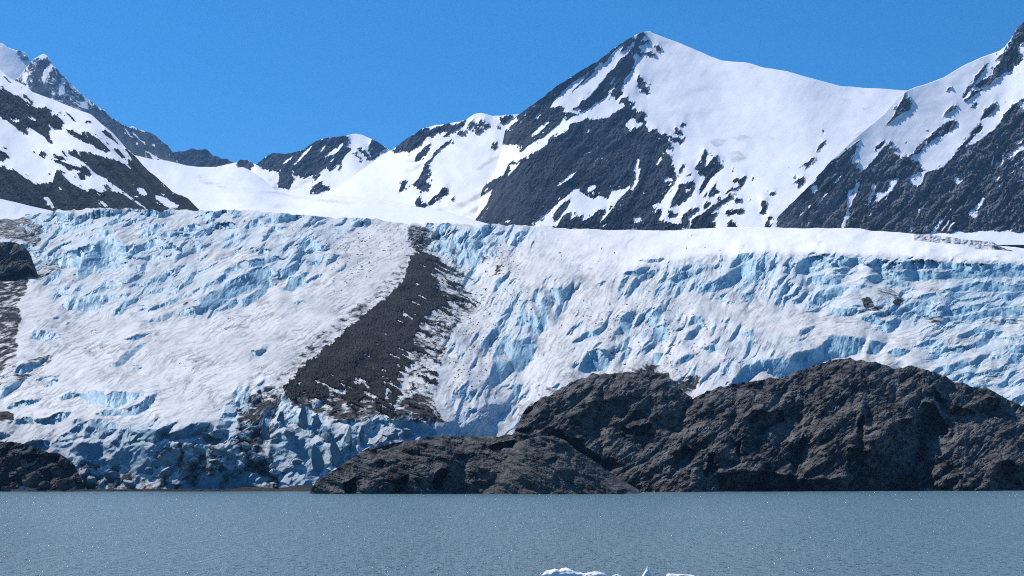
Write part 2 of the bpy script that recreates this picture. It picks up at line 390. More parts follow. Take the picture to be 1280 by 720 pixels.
# snow basin below the next rocky ridge
F5 = (470, 120, 4.236)
sk = [(390, 256), (405, 246), (420, 236), (450, 214), (476, 195), (487, 188.5), (489, 188.5), (505, 175.5), (529, 160), (538.5, 158), (560, 154), (571.5, 152.6), (583, 149.5), (593, 142.4), (602, 141), (616, 145), (635, 143.6), (646, 143), (680, 143), (720, 160)]
m = Mask(380, 740, 120, 310)
m.many(F5, [[(78, 290), (140, 230), (250, 160), (290, 168), (430, 148), (480, 120), (470, 150), (430, 175), (400, 200), (380, 220), (355, 220), (385, 185), (330, 200), (315, 180), (300, 215), (270, 215), (240, 265), (215, 268), (180, 295), (110, 302)],
            [(655, 110), (735, 96), (690, 140), (660, 142)], [(630, 155), (650, 170), (640, 180)], [(440, 180), (465, 185), (470, 200), (440, 205), (420, 210)], [(205, 345), (215, 315), (250, 275), (285, 250), (285, 280), (260, 310), (225, 350)],
            [(270, 345), (300, 320), (330, 280), (355, 255), (400, 230), (390, 252), (340, 285), (300, 335), (260, 370)], [(190, 470), (230, 430), (260, 360), (285, 375), (292, 400), (265, 440), (282, 490), (240, 510), (215, 490)],
            [(120, 500), (145, 442), (165, 450), (160, 480), (140, 505)], [(285, 440), (298, 435), (290, 460)], [(205, 597), (215, 550), (235, 525), (245, 555), (275, 592), (240, 597)], [(275, 565), (330, 520), (345, 492), (375, 488), (382, 515), (345, 540), (310, 572), (280, 580)],
            [(396, 548), (412, 520), (405, 562)], [(608, 262), (630, 243), (647, 270), (618, 282)], [(400, 240), (420, 243), (410, 258)]])
m.many(F5, [[(470, 155), (520, 122), (540, 150), (560, 112), (590, 135), (602, 165), (570, 178), (550, 192), (525, 192), (495, 182)]], .62)
m.blur(.9)
d = Mask(380, 740, 120, 310)
d.many(F5, [[(300, 605), (450, 560), (560, 510), (600, 490), (560, 535), (450, 590), (350, 615)], [(420, 685), (470, 620), (520, 590), (590, 550), (575, 590), (500, 640), (450, 695)], [(520, 395), (600, 330), (700, 295), (755, 262), (740, 300), (640, 330), (560, 385)],
             [(130, 350), (215, 330), (200, 350)], [(160, 390), (260, 350), (220, 390), (120, 420)]], .75)
d.blur(1.2)
mountain('snow_basin', 'wide snow basin under a rocky crest, left of the high peak', M['far'], 392, 720, sk, [(392, 290), (474, 300), (720, 300)], 165, scurve(list(zip([392, 480, 600, 720], [3700, 3450, 3400, 3400]))), scurve(list(zip([392, 440, 490, 720], [4400, 4600, 4850, 4600]))), m, d, jag=1.0, seed=141, rs=.7, cat='snowfield', dip=.9)
# the high peak
UU = (680, 30, 6.4); VV = (590, 120, 6.4); WW = (590, 190, 6.4); QQ = (740, 130, 6.4); RR = (740, 200, 6.4); SS = (900, 190, 6.4)
sk = [(585, 300), (590, 292), (594, 276), (597, 255), (603, 236), (618, 215), (626, 190), (632, 160), (640, 150), (648, 143.4), (663.4, 132.5), (679, 121), (680, 120), (695.6, 108), (711, 98), (733, 84), (747, 77), (766, 61), (780, 52), (795.6, 43), (805, 39.5), (813, 39.4), (817.5, 42), (828, 46),
      (847, 52.7), (864, 59.7), (880, 66.7), (890, 71), (902.5, 75.6), (916, 77), (930.6, 77.8), (941, 80), (952.5, 84), (968, 86.4), (984, 89), (1015, 98), (1052.5, 108), (1065, 108.4), (1080, 110), (1099, 110.6), (1130, 113), (1150, 114), (1200, 118), (1300, 130)]
m = Mask(570, 1310, 20, 330)
m.many(UU, [[(-260, 720), (-160, 620), (0, 560), (340, 330), (550, 185), (640, 125), (740, 72), (800, 50), (805, 90), (770, 130), (830, 135), (850, 150), (790, 165), (745, 185), (800, 205), (830, 225), (885, 245), (880, 260), (800, 250), (720, 240), (705, 270), (730, 300), (725, 350), (690, 390), (650, 430),
              (640, 470), (620, 520), (640, 555), (600, 600), (640, 590), (680, 600), (725, 635), (715, 660), (700, 680), (750, 695), (800, 720), (700, 760), (0, 900), (-260, 900)],
             [(760, 400), (800, 450), (820, 490), (842, 522), (825, 518), (805, 495), (860, 575), (800, 552), (770, 525), (742, 460)]])
m.many(UU, [[(870, 170), (930, 175), (952, 212), (900, 218), (878, 200)]], .62)
m.many(WW, [[(480, -60), (340, 60), (290, 100), (265, 150), (250, 180), (210, 205), (105, 255), (60, 320), (48, 378), (95, 345), (165, 297), (150, 340), (125, 410), (60, 500), (0, 548), (-40, 620), (-40, 720), (1280, 720), (1280, -100), (700, -200)]])
m.many(VV, [[(200, 330), (240, 265), (300, 215), (370, 165), (480, 70), (700, -60), (900, 0), (1100, 100), (900, 300), (600, 400), (440, 480), (390, 430), (370, 395), (300, 382), (215, 387)]])
m.many(QQ, [[(-20, 720), (-20, 110), (60, 115), (160, 105), (210, 60), (280, 20), (320, 0), (330, 40), (430, 80), (420, 110), (460, 215), (480, 200), (510, 195), (550, 240), (590, 245), (650, 345), (660, 367), (605, 345), (600, 375), (630, 400), (650, 490), (670, 580), (640, 640), (600, 720)],
             [(580, 240), (640, 262), (680, 272), (710, 290), (735, 265), (735, 290), (705, 328), (650, 302)], [(655, 200), (690, 190), (712, 250), (690, 262), (668, 232)], [(700, 178), (725, 150), (757, 175), (710, 197)], [(688, 530), (740, 478), (750, 495), (698, 550)], [(750, 577), (785, 556), (792, 575), (760, 590)],
             [(818, 522), (860, 470), (890, 400), (910, 352), (927, 365), (915, 450), (900, 510), (930, 480), (960, 430), (1000, 408), (1020, 430), (1047, 490), (1010, 540), (960, 590), (920, 640), (870, 720), (850, 700), (870, 640), (910, 600), (895, 577), (830, 547)]])
m.many(RR, [[(-40, 640), (-40, 300), (310, 0), (640, 0), (670, 130), (640, 190), (590, 280), (555, 345), (490, 362), (500, 400), (560, 395), (555, 490), (640, 500), (730, 530), (760, 560), (760, 640)], [(700, 180), (720, 190), (800, 168), (822, 185), (815, 240), (770, 310), (700, 360), (620, 390), (640, 320), (690, 240)],
             [(600, 400), (660, 415), (690, 430), (660, 460), (610, 455)], [(715, 525), (730, 430), (800, 380), (862, 380), (820, 420), (770, 460), (790, 490), (760, 530)],
             [(780, 550), (800, 480), (880, 430), (950, 380), (1050, 310), (1120, 263), (1134, 285), (1080, 330), (1010, 380), (960, 420), (1002, 425), (962, 490), (997, 510), (990, 550)], [(878, 378), (920, 333), (962, 345), (920, 382)],
             [(1000, 410), (1050, 440), (1080, 398), (1120, 405), (1200, 383), (1214, 410), (1140, 437), (1060, 447)], [(1075, 515), (1110, 478), (1145, 490), (1165, 540), (1100, 545)], [(1133, 322), (1160, 298), (1180, 310), (1205, 303), (1200, 322), (1150, 327)], [(1062, 268), (1120, 235), (1190, 193), (1205, 207), (1130, 250), (1080, 272)],
             [(1163, 170), (1200, 136), (1232, 145), (1222, 177), (1180, 184)], [(1118, 174), (1160, 133), (1177, 140), (1140, 182)], [(875, 318), (910, 268), (935, 248), (920, 285)], [(918, 315), (960, 220), (1002, 165), (985, 230), (1035, 243), (970, 285)], [(985, 325), (1032, 282), (1012, 322)], [(1108, 98), (1140, 42), (1132, 82)], [(1148, 80), (1170, 43), (1165, 65)]])
m.many(SS, [[(375, 362), (410, 320), (452, 303), (440, 332)], [(320, 497), (340, 440), (338, 390), (370, 378), (382, 430), (360, 470), (372, 497)], [(388, 502), (428, 462), (400, 500)], [(352, 610), (380, 540), (380, 512), (418, 515), (382, 560), (387, 590), (440, 558), (462, 595), (440, 615)],
             [(597, 127), (650, 105), (700, 83), (740, 38), (772, 38), (732, 87), (678, 138), (690, 102), (640, 117)], [(548, 263), (620, 220), (670, 193), (687, 222), (662, 262), (613, 293), (630, 227)], [(587, 198), (612, 166), (603, 196)], [(258, 205), (287, 203), (272, 230)], [(388, 295), (412, 300), (395, 312)], [(226, 378), (242, 380), (235, 393)], [(545, 115), (558, 120), (553, 136)], [(605, 98), (615, 98), (612, 115)]])
m.many((1000, 100, 6.4), [[(182, 385), (202, 392), (190, 432)], [(130, 578), (150, 520), (208, 485), (170, 545)]])
# snow lying in the rock
snow = [(UU, [[(50, 668), (110, 585), (200, 490), (290, 430), (377, 368), (330, 430), (270, 490), (220, 560), (160, 640), (120, 655)],
              [(185, 625), (230, 555), (300, 478), (400, 388), (480, 318), (540, 265), (610, 228), (660, 195), (722, 138), (722, 162), (655, 242), (602, 292), (560, 352), (500, 412), (440, 482), (400, 542), (350, 592), (300, 612), (260, 652), (230, 642)],
              [(400, 370), (440, 318), (472, 308), (450, 347)], [(700, 120), (720, 95), (762, 78), (740, 112)], [(500, 300), (560, 220), (620, 165), (640, 170), (600, 225), (540, 275)], [(522, 483), (560, 428), (572, 440), (540, 488)], [(516, 548), (562, 495), (566, 517), (530, 550)], [(150, 700), (180, 640), (210, 690), (270, 680), (300, 690), (250, 720)]]),
        (VV, [[(340, 512), (380, 465), (440, 410), (490, 370), (570, 325), (650, 265), (705, 215), (722, 174), (762, 190), (830, 152), (880, 130), (960, 80), (1030, 40), (1085, 0), (1100, -20), (1150, 0), (1150, 30), (1200, 10), (1180, 50), (1230, 75), (1160, 118), (1100, 165), (1060, 168), (1010, 182), (950, 174), (850, 207), (775, 227), (770, 257), (740, 292), (650, 330), (665, 287), (612, 347), (602, 392), (560, 422), (480, 452), (420, 490), (350, 540), (330, 530)],
              [(472, 307), (500, 278), (540, 248), (550, 230), (560, 245), (635, 192), (620, 217), (560, 272), (490, 314)], [(487, 175), (540, 113), (552, 130), (520, 184)], [(468, 97), (495, 73), (492, 92)], [(413, 145), (440, 112), (430, 148)], [(368, 222), (397, 187), (395, 207)],
              [(240, 285), (300, 213), (355, 167), (368, 185), (330, 225), (280, 265)], [(625, 95), (670, 15), (740, -5), (890, -5), (862, 62), (800, 112), (780, 130), (740, 92), (690, 78)], [(815, 132), (882, 98), (865, 135)], [(430, 498), (470, 470), (450, 500)], [(545, 305), (570, 285), (575, 298)]]),
        (WW, [[(468, 600), (500, 560), (560, 520), (600, 480), (670, 420), (760, 350), (830, 285), (860, 300), (870, 325), (910, 330), (960, 377), (1040, 350), (1090, 372), (1120, 298), (1150, 303), (1160, 330), (1200, 310), (1282, 260), (1240, 312), (1200, 352), (1150, 412), (1110, 472), (1060, 535), (998, 592), (1040, 530), (1070, 460), (1000, 475), (940, 520), (875, 558), (885, 495), (790, 538), (795, 475), (740, 500), (700, 550), (680, 588), (540, 603)],
              [(283, 195), (310, 150), (288, 115), (377, 93), (350, 130), (310, 172)], [(662, 294), (700, 245), (770, 188), (847, 146), (800, 197), (740, 232)], [(928, 275), (992, 258), (987, 300), (950, 327), (933, 310)], [(362, 630), (380, 600), (402, 587), (387, 628)], [(248, 567), (320, 523), (300, 557)], [(1038, 594), (1072, 568), (1060, 592)], [(92, 318), (132, 283), (115, 315)], [(680, 385), (715, 345), (710, 370)], [(495, 305), (520, 283), (515, 298)], [(1095, 268), (1112, 268), (1105, 285)]]),
        (QQ, [[(262, 165), (300, 125), (350, 118), (360, 150), (412, 155), (370, 192), (310, 192)], [(343, 512), (360, 440), (392, 433), (372, 510), (375, 600), (385, 605), (330, 685), (318, 675), (340, 600)], [(497, 500), (540, 438), (568, 438), (530, 482)], [(562, 592), (600, 583), (642, 615), (625, 632)], [(553, 382), (592, 383), (570, 397)], [(155, 692), (200, 690), (320, 640), (260, 700), (200, 722), (150, 722)], [(460, 500), (475, 490), (470, 510)], [(460, 375), (478, 350), (475, 365)]]),
        (RR, [[(328, 450), (392, 460), (370, 512)], [(278, 520), (372, 550), (330, 557)], [(398, 257), (427, 248), (420, 264)], [(488, 425), (532, 393), (512, 432)], [(736, 243), (775, 226), (797, 238), (780, 240), (760, 264)], [(690, 285), (715, 278), (710, 290)], [(80, 525), (118, 505), (100, 530)], [(300, 230), (380, 160), (330, 232)]])]
for fr, ps in snow: m.many(fr, ps, 0)
m.many(WW, [[(640, 525), (680, 460), (740, 400), (797, 358), (790, 400), (740, 470), (680, 532)], [(810, 490), (825, 468), (840, 492)]], 1)
m.poly([(587, 284), (600, 284), (640, 286), (700, 285), (730, 288), (760, 286), (790, 286), (850, 286), (860, 290), (780, 292), (587, 292)], .7)
m.blur(.9)
d = Mask(570, 1310, 20, 330)
d.many((1000, 100, 6.4), [[(440, 440), (560, 370), (720, 310), (690, 345), (560, 395), (470, 450)], [(450, 60), (520, 100), (515, 120), (480, 90)], [(490, 220), (550, 228), (520, 240)], [(310, 150), (400, 155), (360, 165)]], .45)
d.many((740, 20, 3.2), [[(470, 500), (500, 490), (540, 495), (520, 520), (490, 525)], [(550, 485), (610, 475), (640, 490), (590, 500)], [(545, 545), (590, 540), (620, 570), (560, 590)], [(700, 480), (735, 485), (720, 505)], [(605, 188), (655, 205), (640, 212)]], .5)
d.blur(.8)
mountain('high_snowy_peak', 'highest pointed peak, dark cliffs at left and a smooth snow face at right', M['main'], 585, 1300, sk, [(585, 306), (1300, 306)], 290, 2760,
         scurve(list(zip([585, 640, 720, 805, 1000, 1300], [3800, 3900, 4200, 4800, 4300, 4050]))), m, d, jag=1.1, seed=151, amp=1.0, dip=.75, dx=.9, warp=(4, 2.0))
# valley side mountain at the right
XX = (1080, 120, 6.4); YY = (1080, 210, 6.4); ZZ = (1080, 20, 6.4); KK = (1000, 100, 6.4)
sk = [(940, 322), (952, 306), (960, 290), (968, 276), (985, 258), (1010, 234), (1035, 205), (1070, 172), (1106, 142), (1124, 120), (1133, 113.75), (1144, 109), (1158, 105), (1180, 96.6), (1203, 82.5), (1227, 71.6), (1249, 63.75), (1256.6, 58), (1264, 48), (1270.6, 36), (1280, 27), (1300, 10), (1330, 0), (1380, 12), (1460, -10)]
m = Mask(930, 1470, -20, 340)
m.many(SS, [[(455, 640), (460, 560), (480, 520), (470, 490), (500, 460), (550, 440), (548, 405), (600, 365), (640, 318), (700, 268), (760, 240), (785, 190), (765, 185), (770, 150), (830, 90), (790, 160), (860, 100), (920, 60), (1000, 0), (1090, 0), (1060, 60), (1030, 110), (1100, 90), (1090, 125), (1092, 250), (1070, 300), (1020, 312), (1030, 440), (1020, 500), (972, 605), (950, 640)],
             [(840, 50), (870, 0), (920, -10), (880, 20)]])
m.many(XX, [[(-40, 720), (0, 600), (60, 530), (120, 460), (170, 390), (205, 365), (228, 380), (218, 405), (272, 430), (235, 465), (270, 470), (300, 495), (350, 460), (385, 465), (420, 420), (470, 370), (540, 310), (540, 295), (600, 255), (660, 220), (720, 193), (750, 205), (735, 237), (700, 282), (630, 322), (560, 352), (500, 392), (470, 412), (467, 440), (440, 457), (400, 465), (378, 485), (372, 512), (430, 510), (452, 540), (487, 592), (460, 622), (387, 632), (368, 655), (380, 760), (-40, 760)],
             [(465, 720), (465, 690), (480, 650), (540, 600), (640, 570), (700, 490), (760, 430), (830, 390), (880, 385), (950, 340), (1030, 280), (1090, 220), (1110, 150), (1180, 80), (1240, 40), (1290, 5), (1700, -200), (2500, -300), (2500, 720)],
             [(628, 174), (660, 118), (700, 88), (757, 73), (742, 105), (690, 132)], [(856, 94), (900, 56), (907, 77), (870, 102)], [(948, 184), (952, 118), (1000, 88), (1030, 53), (1045, 60), (1072, 53), (1072, 85), (1030, 132)], [(742, 432), (800, 370), (848, 322), (845, 300), (900, 248), (942, 223), (952, 240), (942, 272), (880, 332), (820, 392)],
             [(83, 443), (110, 390), (157, 348), (167, 365), (130, 412)], [(473, 280), (540, 238), (502, 272)], [(320, 378), (352, 360), (342, 377)], [(590, 560), (610, 545), (630, 560), (612, 556)], [(800, 90), (812, 90), (806, 100)], [(1120, 40), (1140, 40), (1130, 52)]])
m.many(SS, [[(960, 640), (1000, 600), (1030, 500), (1060, 380), (1110, 310), (1120, 260), (1098, 222), (1130, 168), (1180, 138), (1230, 78), (1285, 15), (1285, 640)]])
m.many(KK, [[(676, 375), (740, 295), (770, 235), (800, 180), (828, 118), (862, 108), (830, 150), (882, 123), (870, 160), (902, 178), (882, 232), (840, 257), (770, 302), (720, 342)], [(198, 632), (215, 590), (280, 558), (260, 580)], [(130, 720), (190, 660), (250, 640), (230, 660), (340, 590), (470, 480), (500, 468), (440, 530), (470, 520), (450, 560), (400, 680), (465, 665), (440, 700), (560, 780), (100, 780)], [(595, 575), (615, 520), (672, 475), (682, 490), (640, 545)], [(980, 410), (1055, 365), (1010, 398)], [(1165, 95), (1190, 60), (1222, 43), (1205, 75)], [(835, 500), (862, 487), (850, 503)]])
m.many(YY, [[(-20, 760), (-20, 0), (370, 0), (380, 60), (360, 120), (430, 140), (470, 100), (480, 30), (540, 10), (600, -10), (2500, -100), (2500, 760)]])
m.many(ZZ, [[(2500, -200), (1280, 30), (1220, 100), (1180, 178), (1130, 245), (1110, 310), (1040, 355), (1100, 360), (1060, 390), (1022, 442), (1020, 472), (960, 502), (885, 552), (880, 572), (945, 567), (1000, 552), (1052, 490), (1100, 477), (1112, 455), (1182, 442), (1200, 402), (1190, 372), (1220, 392), (1272, 352), (1265, 312), (1240, 290), (1230, 250), (1250, 220), (1285, 205), (1900, 100)],
             [(795, 685), (792, 640), (820, 590), (838, 550), (870, 540), (890, 480), (940, 430), (970, 390), (1002, 363), (992, 392), (962, 432), (932, 482), (870, 562), (860, 592), (955, 588), (890, 632), (830, 682)], [(653, 608), (690, 565), (710, 556), (697, 587)], [(1030, 348), (1060, 310), (1082, 302)]])
for fr, ps in [(SS, [[(723, 282), (780, 263), (788, 292), (750, 338), (722, 327)], [(588, 550), (650, 490), (695, 452), (650, 503)], [(740, 462), (850, 328), (862, 335), (800, 402)], [(908, 182), (932, 163), (922, 192)], [(908, 244), (1002, 152), (935, 237)], [(685, 610), (740, 480), (700, 600)], [(690, 450), (720, 420), (725, 440), (700, 455)], [(975, 605), (1010, 495), (1025, 495), (1015, 560), (990, 605)]]),
               (XX, [[(1225, 62), (1285, 28), (1285, 132), (1250, 142), (1262, 90)], [(1228, 330), (1285, 262), (1285, 290)], [(1130, 482), (1200, 440), (1285, 378), (1285, 432), (1180, 482), (1138, 535), (1160, 492)], [(1200, 385), (1240, 352), (1265, 370), (1210, 398)], [(720, 662), (740, 648), (760, 672), (802, 665), (740, 715)], [(62, 605), (75, 550), (98, 545), (80, 600)], [(1165, 270), (1175, 262), (1170, 285)]]),
               (YY, [[(363, 85), (380, 122), (430, 120), (445, 145), (472, 100), (490, 55), (550, 22), (622, 2), (560, -20), (470, -20), (480, 30), (410, 40)], [(93, 203), (130, 188), (150, 212), (200, 160), (200, 95), (240, 93), (278, 78), (270, 112), (210, 182), (155, 232), (110, 278)], [(525, 545), (550, 490), (590, 440), (598, 398), (635, 405), (692, 322), (697, 328), (640, 412), (600, 472), (562, 540)], [(675, 494), (765, 437), (720, 473)],
                     [(785, 410), (830, 370), (900, 300), (940, 240), (980, 222), (1022, 155), (1002, 200), (960, 252), (932, 312), (872, 352), (907, 343), (882, 425), (865, 390), (830, 377)], [(1043, 114), (1092, 45), (1072, 102)], [(718, 75), (745, 70), (762, 102), (805, 90), (738, 140)], [(925, 146), (962, 82), (945, 127)], [(10, 290), (20, 268), (32, 275), (20, 292)], [(15, 408), (90, 308), (50, 380)], [(430, 330), (460, 320), (450, 370)], [(1268, 40), (1300, 20), (1300, 100), (1270, 90)], [(1105, 620), (1130, 600), (1160, 605), (1155, 630)], [(1060, 155), (1090, 140), (1080, 160)], [(365, 530), (370, 460), (385, 445), (380, 530)]])]:
    m.many(fr, ps, 0)
m.blur(.9)
g = Mask(930, 1470, -20, 340)
g.many(YY, [[(540, 400), (600, 250), (690, 220), (660, 330), (580, 400)], [(760, 260), (860, 90), (960, 0), (1040, -60), (960, 100), (860, 240), (780, 330)], [(200, 380), (220, 280), (330, 290), (320, 400)], [(0, 440), (0, 380), (60, 400)], [(1060, 170), (1100, 170), (1080, 260)], [(1240, 300), (1400, 280), (1400, 400), (1250, 420)]], 1)
g.many(XX, [[(820, 660), (940, 530), (1060, 420), (1160, 360), (1200, 380), (1080, 520), (940, 640), (860, 720)]], 1); g.many(SS, [[(940, 300), (1000, 200), (1080, 180), (1060, 300), (980, 420)], [(1040, 600), (1100, 400), (1200, 380), (1180, 500)]], .7)
g.blur(2.5)
mountain('valley_side_mountain', 'steep mountainside at right, snow slopes above grey brown cliffs', M['right'], 940, 1460, sk, [(940, 330), (1460, 345)], 300, 2720,
         scurve(list(zip([940, 1040, 1130, 1280, 1460], [2760, 3050, 3350, 3550, 3650]))), m, None, g, jag=1.0, seed=161, amp=2.4, rockslope=.68, gullies=.85, dip=.85, dx=.9, warp=(4, 1.8))
# near mountain at the left
sk = [(-160, -10), (-100, 25), (-50, 55), (0, 87), (12.5, 98), (30, 106), (41, 115), (67.5, 125), (97.5, 137), (114, 143), (126, 154), (142, 167), (154, 181), (170.6, 197), (183, 211), (203, 227.5), (215, 239.7), (233.6, 247), (250, 263), (262, 275)]
m = Mask(-170, 270, -30, 300)
m.many(LT, [[(-900, -500), (-200, -150), (0, -95), (40, -90), (75, -62), (110, -50), (145, -25), (190, 5), (225, 30), (260, 20), (320, 40), (310, 70), (350, 70), (398, 118), (375, 152), (330, 152), (285, 105), (314, 165), (302, 200), (326, 248), (290, 235), (260, 200), (215, 165), (160, 135), (172, 182), (120, 160), (60, 120), (0, 78), (-300, -60), (-900, -300)],
             [(413, 167), (440, 153), (470, 175), (500, 190), (530, 173), (570, 185), (610, 215), (650, 255), (682, 287), (650, 300), (600, 272), (550, 242), (500, 227), (460, 202), (430, 192)], [(623, 165), (650, 163), (690, 195), (727, 237), (700, 227), (650, 197)], [(698, 262), (730, 280), (772, 332), (750, 337), (713, 297)],
             [(413, 290), (450, 283), (500, 290), (560, 303), (600, 310), (650, 330), (700, 347), (760, 362), (812, 407), (778, 345), (812, 347), (780, 300), (755, 262), (790, 290), (840, 328), (900, 398), (1000, 475), (1060, 535), (1150, 570), (1300, 700), (860, 700), (905, 645), (862, 612), (800, 565), (740, 530), (690, 493), (640, 453), (590, 428), (540, 380), (480, 340), (430, 312)],
             [(318, 288), (345, 310), (400, 335), (412, 352), (370, 347), (330, 327)], [(318, 340), (360, 345), (402, 367), (385, 375), (340, 357)], [(363, 276), (400, 300), (422, 327), (395, 312)], [(388, 363), (440, 370), (500, 395), (520, 388), (555, 410), (567, 437), (520, 442), (522, 462), (490, 463), (473, 430), (485, 410), (450, 397), (440, 417), (415, 407)], [(353, 398), (412, 427), (390, 432)], [(288, 423), (327, 440), (300, 437)],
             [(203, 293), (227, 298), (220, 317)], [(238, 288), (265, 288), (292, 315), (265, 334), (240, 315)], [(-60, 280), (0, 293), (35, 303), (62, 337), (30, 347), (-60, 340)], [(23, 266), (47, 275), (30, 284)], [(633, 495), (665, 498), (687, 527), (650, 527)], [(638, 450), (692, 502), (670, 482)], [(-900, 300), (0, 375), (30, 380), (40, 400), (85, 400), (150, 450), (215, 487), (240, 490), (270, 480), (300, 492), (332, 470), (340, 408), (365, 410), (400, 450), (440, 490), (500, 520), (540, 537), (570, 518), (620, 542), (660, 528), (720, 540), (780, 570), (840, 610), (895, 645), (880, 720), (-900, 720)],
             [(343, 33), (382, 50), (360, 50)], [(383, 26), (430, 65), (477, 120), (440, 92)], [(508, 105), (560, 108), (572, 122), (540, 120)], [(583, 125), (607, 142)], [(390, 68), (405, 72), (398, 82)], [(455, 450), (470, 455), (460, 465)], [(640, 228), (672, 242), (660, 246)]])
m.many(U8, [[(20, 345), (60, 375), (110, 425), (150, 455), (95, 430), (50, 385)], [(225, 555), (260, 550), (300, 590), (345, 665), (310, 640), (280, 600), (250, 590)], [(195, 460), (220, 465), (205, 478)]])
m.many(LT, [[(63, 97), (95, 86), (132, 100), (100, 107)], [(170, 77), (190, 68), (222, 97), (185, 97)], [(163, 138), (215, 170), (262, 192), (292, 232), (210, 207)], [(843, 505), (880, 518), (912, 562), (850, 557), (860, 535)], [(948, 560), (1010, 570), (1060, 600), (1107, 632), (1050, 642), (1010, 622), (970, 592)], [(978, 533), (1052, 582), (1000, 557)], [(590, 573), (640, 600), (667, 634), (645, 634)],
             [(260, 570), (300, 578), (337, 642), (320, 647)], [(357, 508), (387, 530), (370, 534)], [(815, 490), (830, 497), (820, 503)], [(228, 65), (245, 90), (238, 92)], [(825, 570), (850, 562), (840, 580)]], 0)
m.blur(.9)
mountain('snowy_mountainside', 'near mountainside at left, snow bands crossing black rock bands', M['near'], -160, 262, sk, [(-160, 285), (262, 285)], 290, 2300,
         scurve(list(zip([-160, 0, 150, 262], [3200, 2950, 2650, 2360]))), m, jag=.9, seed=171, gullies=.15, amp=.9, dip=-.8, dx=.9, warp=(3, 1.6))
# upper snowfield feeding the glacier
sk = [(130, 196), (150, 190), (171, 194.5), (192, 199.5), (210, 201), (234, 207), (249, 208.7), (270, 208.7), (290, 204), (297, 203), (305, 205.5), (318, 213), (330, 225), (345, 238), (360, 243), (400, 243), (440, 246), (480, 250), (520, 258), (560, 265), (600, 277), (650, 290)]
d = Mask(120, 660, 180, 300)
d.many(FT, [[(650, 515), (700, 515), (730, 535), (770, 545), (850, 580), (950, 620), (900, 620), (800, 590), (710, 560)], [(1020, 610), (1100, 615), (1060, 630)]], .5)
d.many(ET, [[(0, 570), (200, 575), (330, 600), (420, 615), (520, 630), (680, 645), (850, 665), (700, 665), (500, 640), (380, 620), (200, 588)], [(160, 690), (230, 680), (300, 690), (240, 710)]], .6)  # long strip paints the snowfield's dark shadow line through the dirt map
d.blur(1)
mountain('snowfield', 'gently sloping white snowfield rising from the glacier to the saddle', M['far'], 130, 650, sk, [(130, 290), (650, 300)], 110, 2150,
         scurve(list(zip([130, 300, 345, 400, 480, 560, 650], [5200, 5300, 4600, 4000, 3600, 3000, 2600]))), None, d, jag=.3, seed=181, cat='snowfield', back=500, drop=150)
# snow shelf at the far left
mountain('snow_shelf', 'small clean snow shelf under the left mountainside', M['near'], -160, 92, [(-160, 225), (-60, 240), (0, 248.5), (20, 253), (40, 258), (67, 264), (92, 271)], [(-160, 285), (92, 285)], 40, 2120, 2240, None, jag=.3, seed=191, cat='snowfield', back=200, drop=60)
# ------------------------------------------------------------------ glacier
GX0, GX1 = -160, 1440
wl = Mask(GX0, GX1, 240, 630)          # walls of clear blue ice
T_ = lambda x, y, k: (x, y, k)
wl.many((0, 440, 8), [[(150, 200), (180, 150), (240, 130), (400, 95), (470, 60), (540, 35), (450, 100), (380, 160), (290, 200), (200, 230)], [(0, 370), (120, 310), (280, 240), (250, 290), (180, 360), (100, 420), (0, 475)], [(340, 280), (400, 262), (520, 245), (640, 230), (520, 262), (370, 297)],
    [(430, 347), (480, 308), (540, 278), (587, 288), (550, 327), (480, 352)], [(60, 570), (130, 510), (200, 495), (300, 480), (380, 470), (412, 475), (360, 522), (280, 552), (180, 557)],
    [(580, 470), (640, 430), (700, 400), (760, 405), (820, 410), (880, 400), (960, 385), (1030, 395), (1055, 440), (1070, 425), (1120, 395), (1200, 395), (1400, 400), (1440, 430), (1280, 512), (1200, 552), (1130, 567), (1060, 547), (1010, 532), (960, 517), (900, 527), (850, 500), (800, 450), (740, 457), (650, 482)],
    [(940, 630), (1060, 580), (1180, 575), (1280, 560), (1400, 520), (1500, 440), (1565, 418), (1500, 560), (1400, 622), (1250, 637), (1000, 642)], [(350, 682), (500, 650), (570, 610), (722, 603), (700, 640), (640, 680), (560, 722), (380, 722)], [(820, 717), (900, 680), (1000, 668), (1060, 678), (1090, 722)], [(60, 717), (160, 680), (280, 648), (335, 680), (340, 720)]])
wl.many((0, 440, 8), [[(1080, 160), (1120, 110), (1200, 80), (1280, 0), (1290, 50), (1220, 110), (1150, 162)]], .5)
wl.many((0, 530, 8), [[(820, 100), (860, 40), (900, 0), (1060, -10), (1190, -5), (1170, 60), (1100, 120), (1000, 150), (880, 150), (830, 140)], [(700, 262), (800, 190), (900, 190), (1060, 180), (1150, 130), (1200, 60), (1290, 40), (1290, 180), (1200, 240), (1100, 300), (1000, 332), (950, 280), (860, 312), (740, 312)],
    [(500, 212), (640, 98), (740, 40), (800, 20), (832, 110), (740, 180), (660, 242), (560, 232)], [(1060, 402), (1130, 310), (1220, 240), (1290, 200), (1290, 422), (1200, 402), (1100, 422)], [(240, 200), (330, 160), (480, 170), (520, 220), (440, 262), (330, 252)], [(-300, 80), (100, 88), (80, 140), (-300, 150)], [(850, 500), (930, 500), (950, 560), (930, 622), (880, 582)], [(1000, 512), (1080, 458), (1180, 468), (1160, 522), (1060, 532)], [(870, 320), (960, 270), (1020, 270), (1000, 340), (900, 370)]])
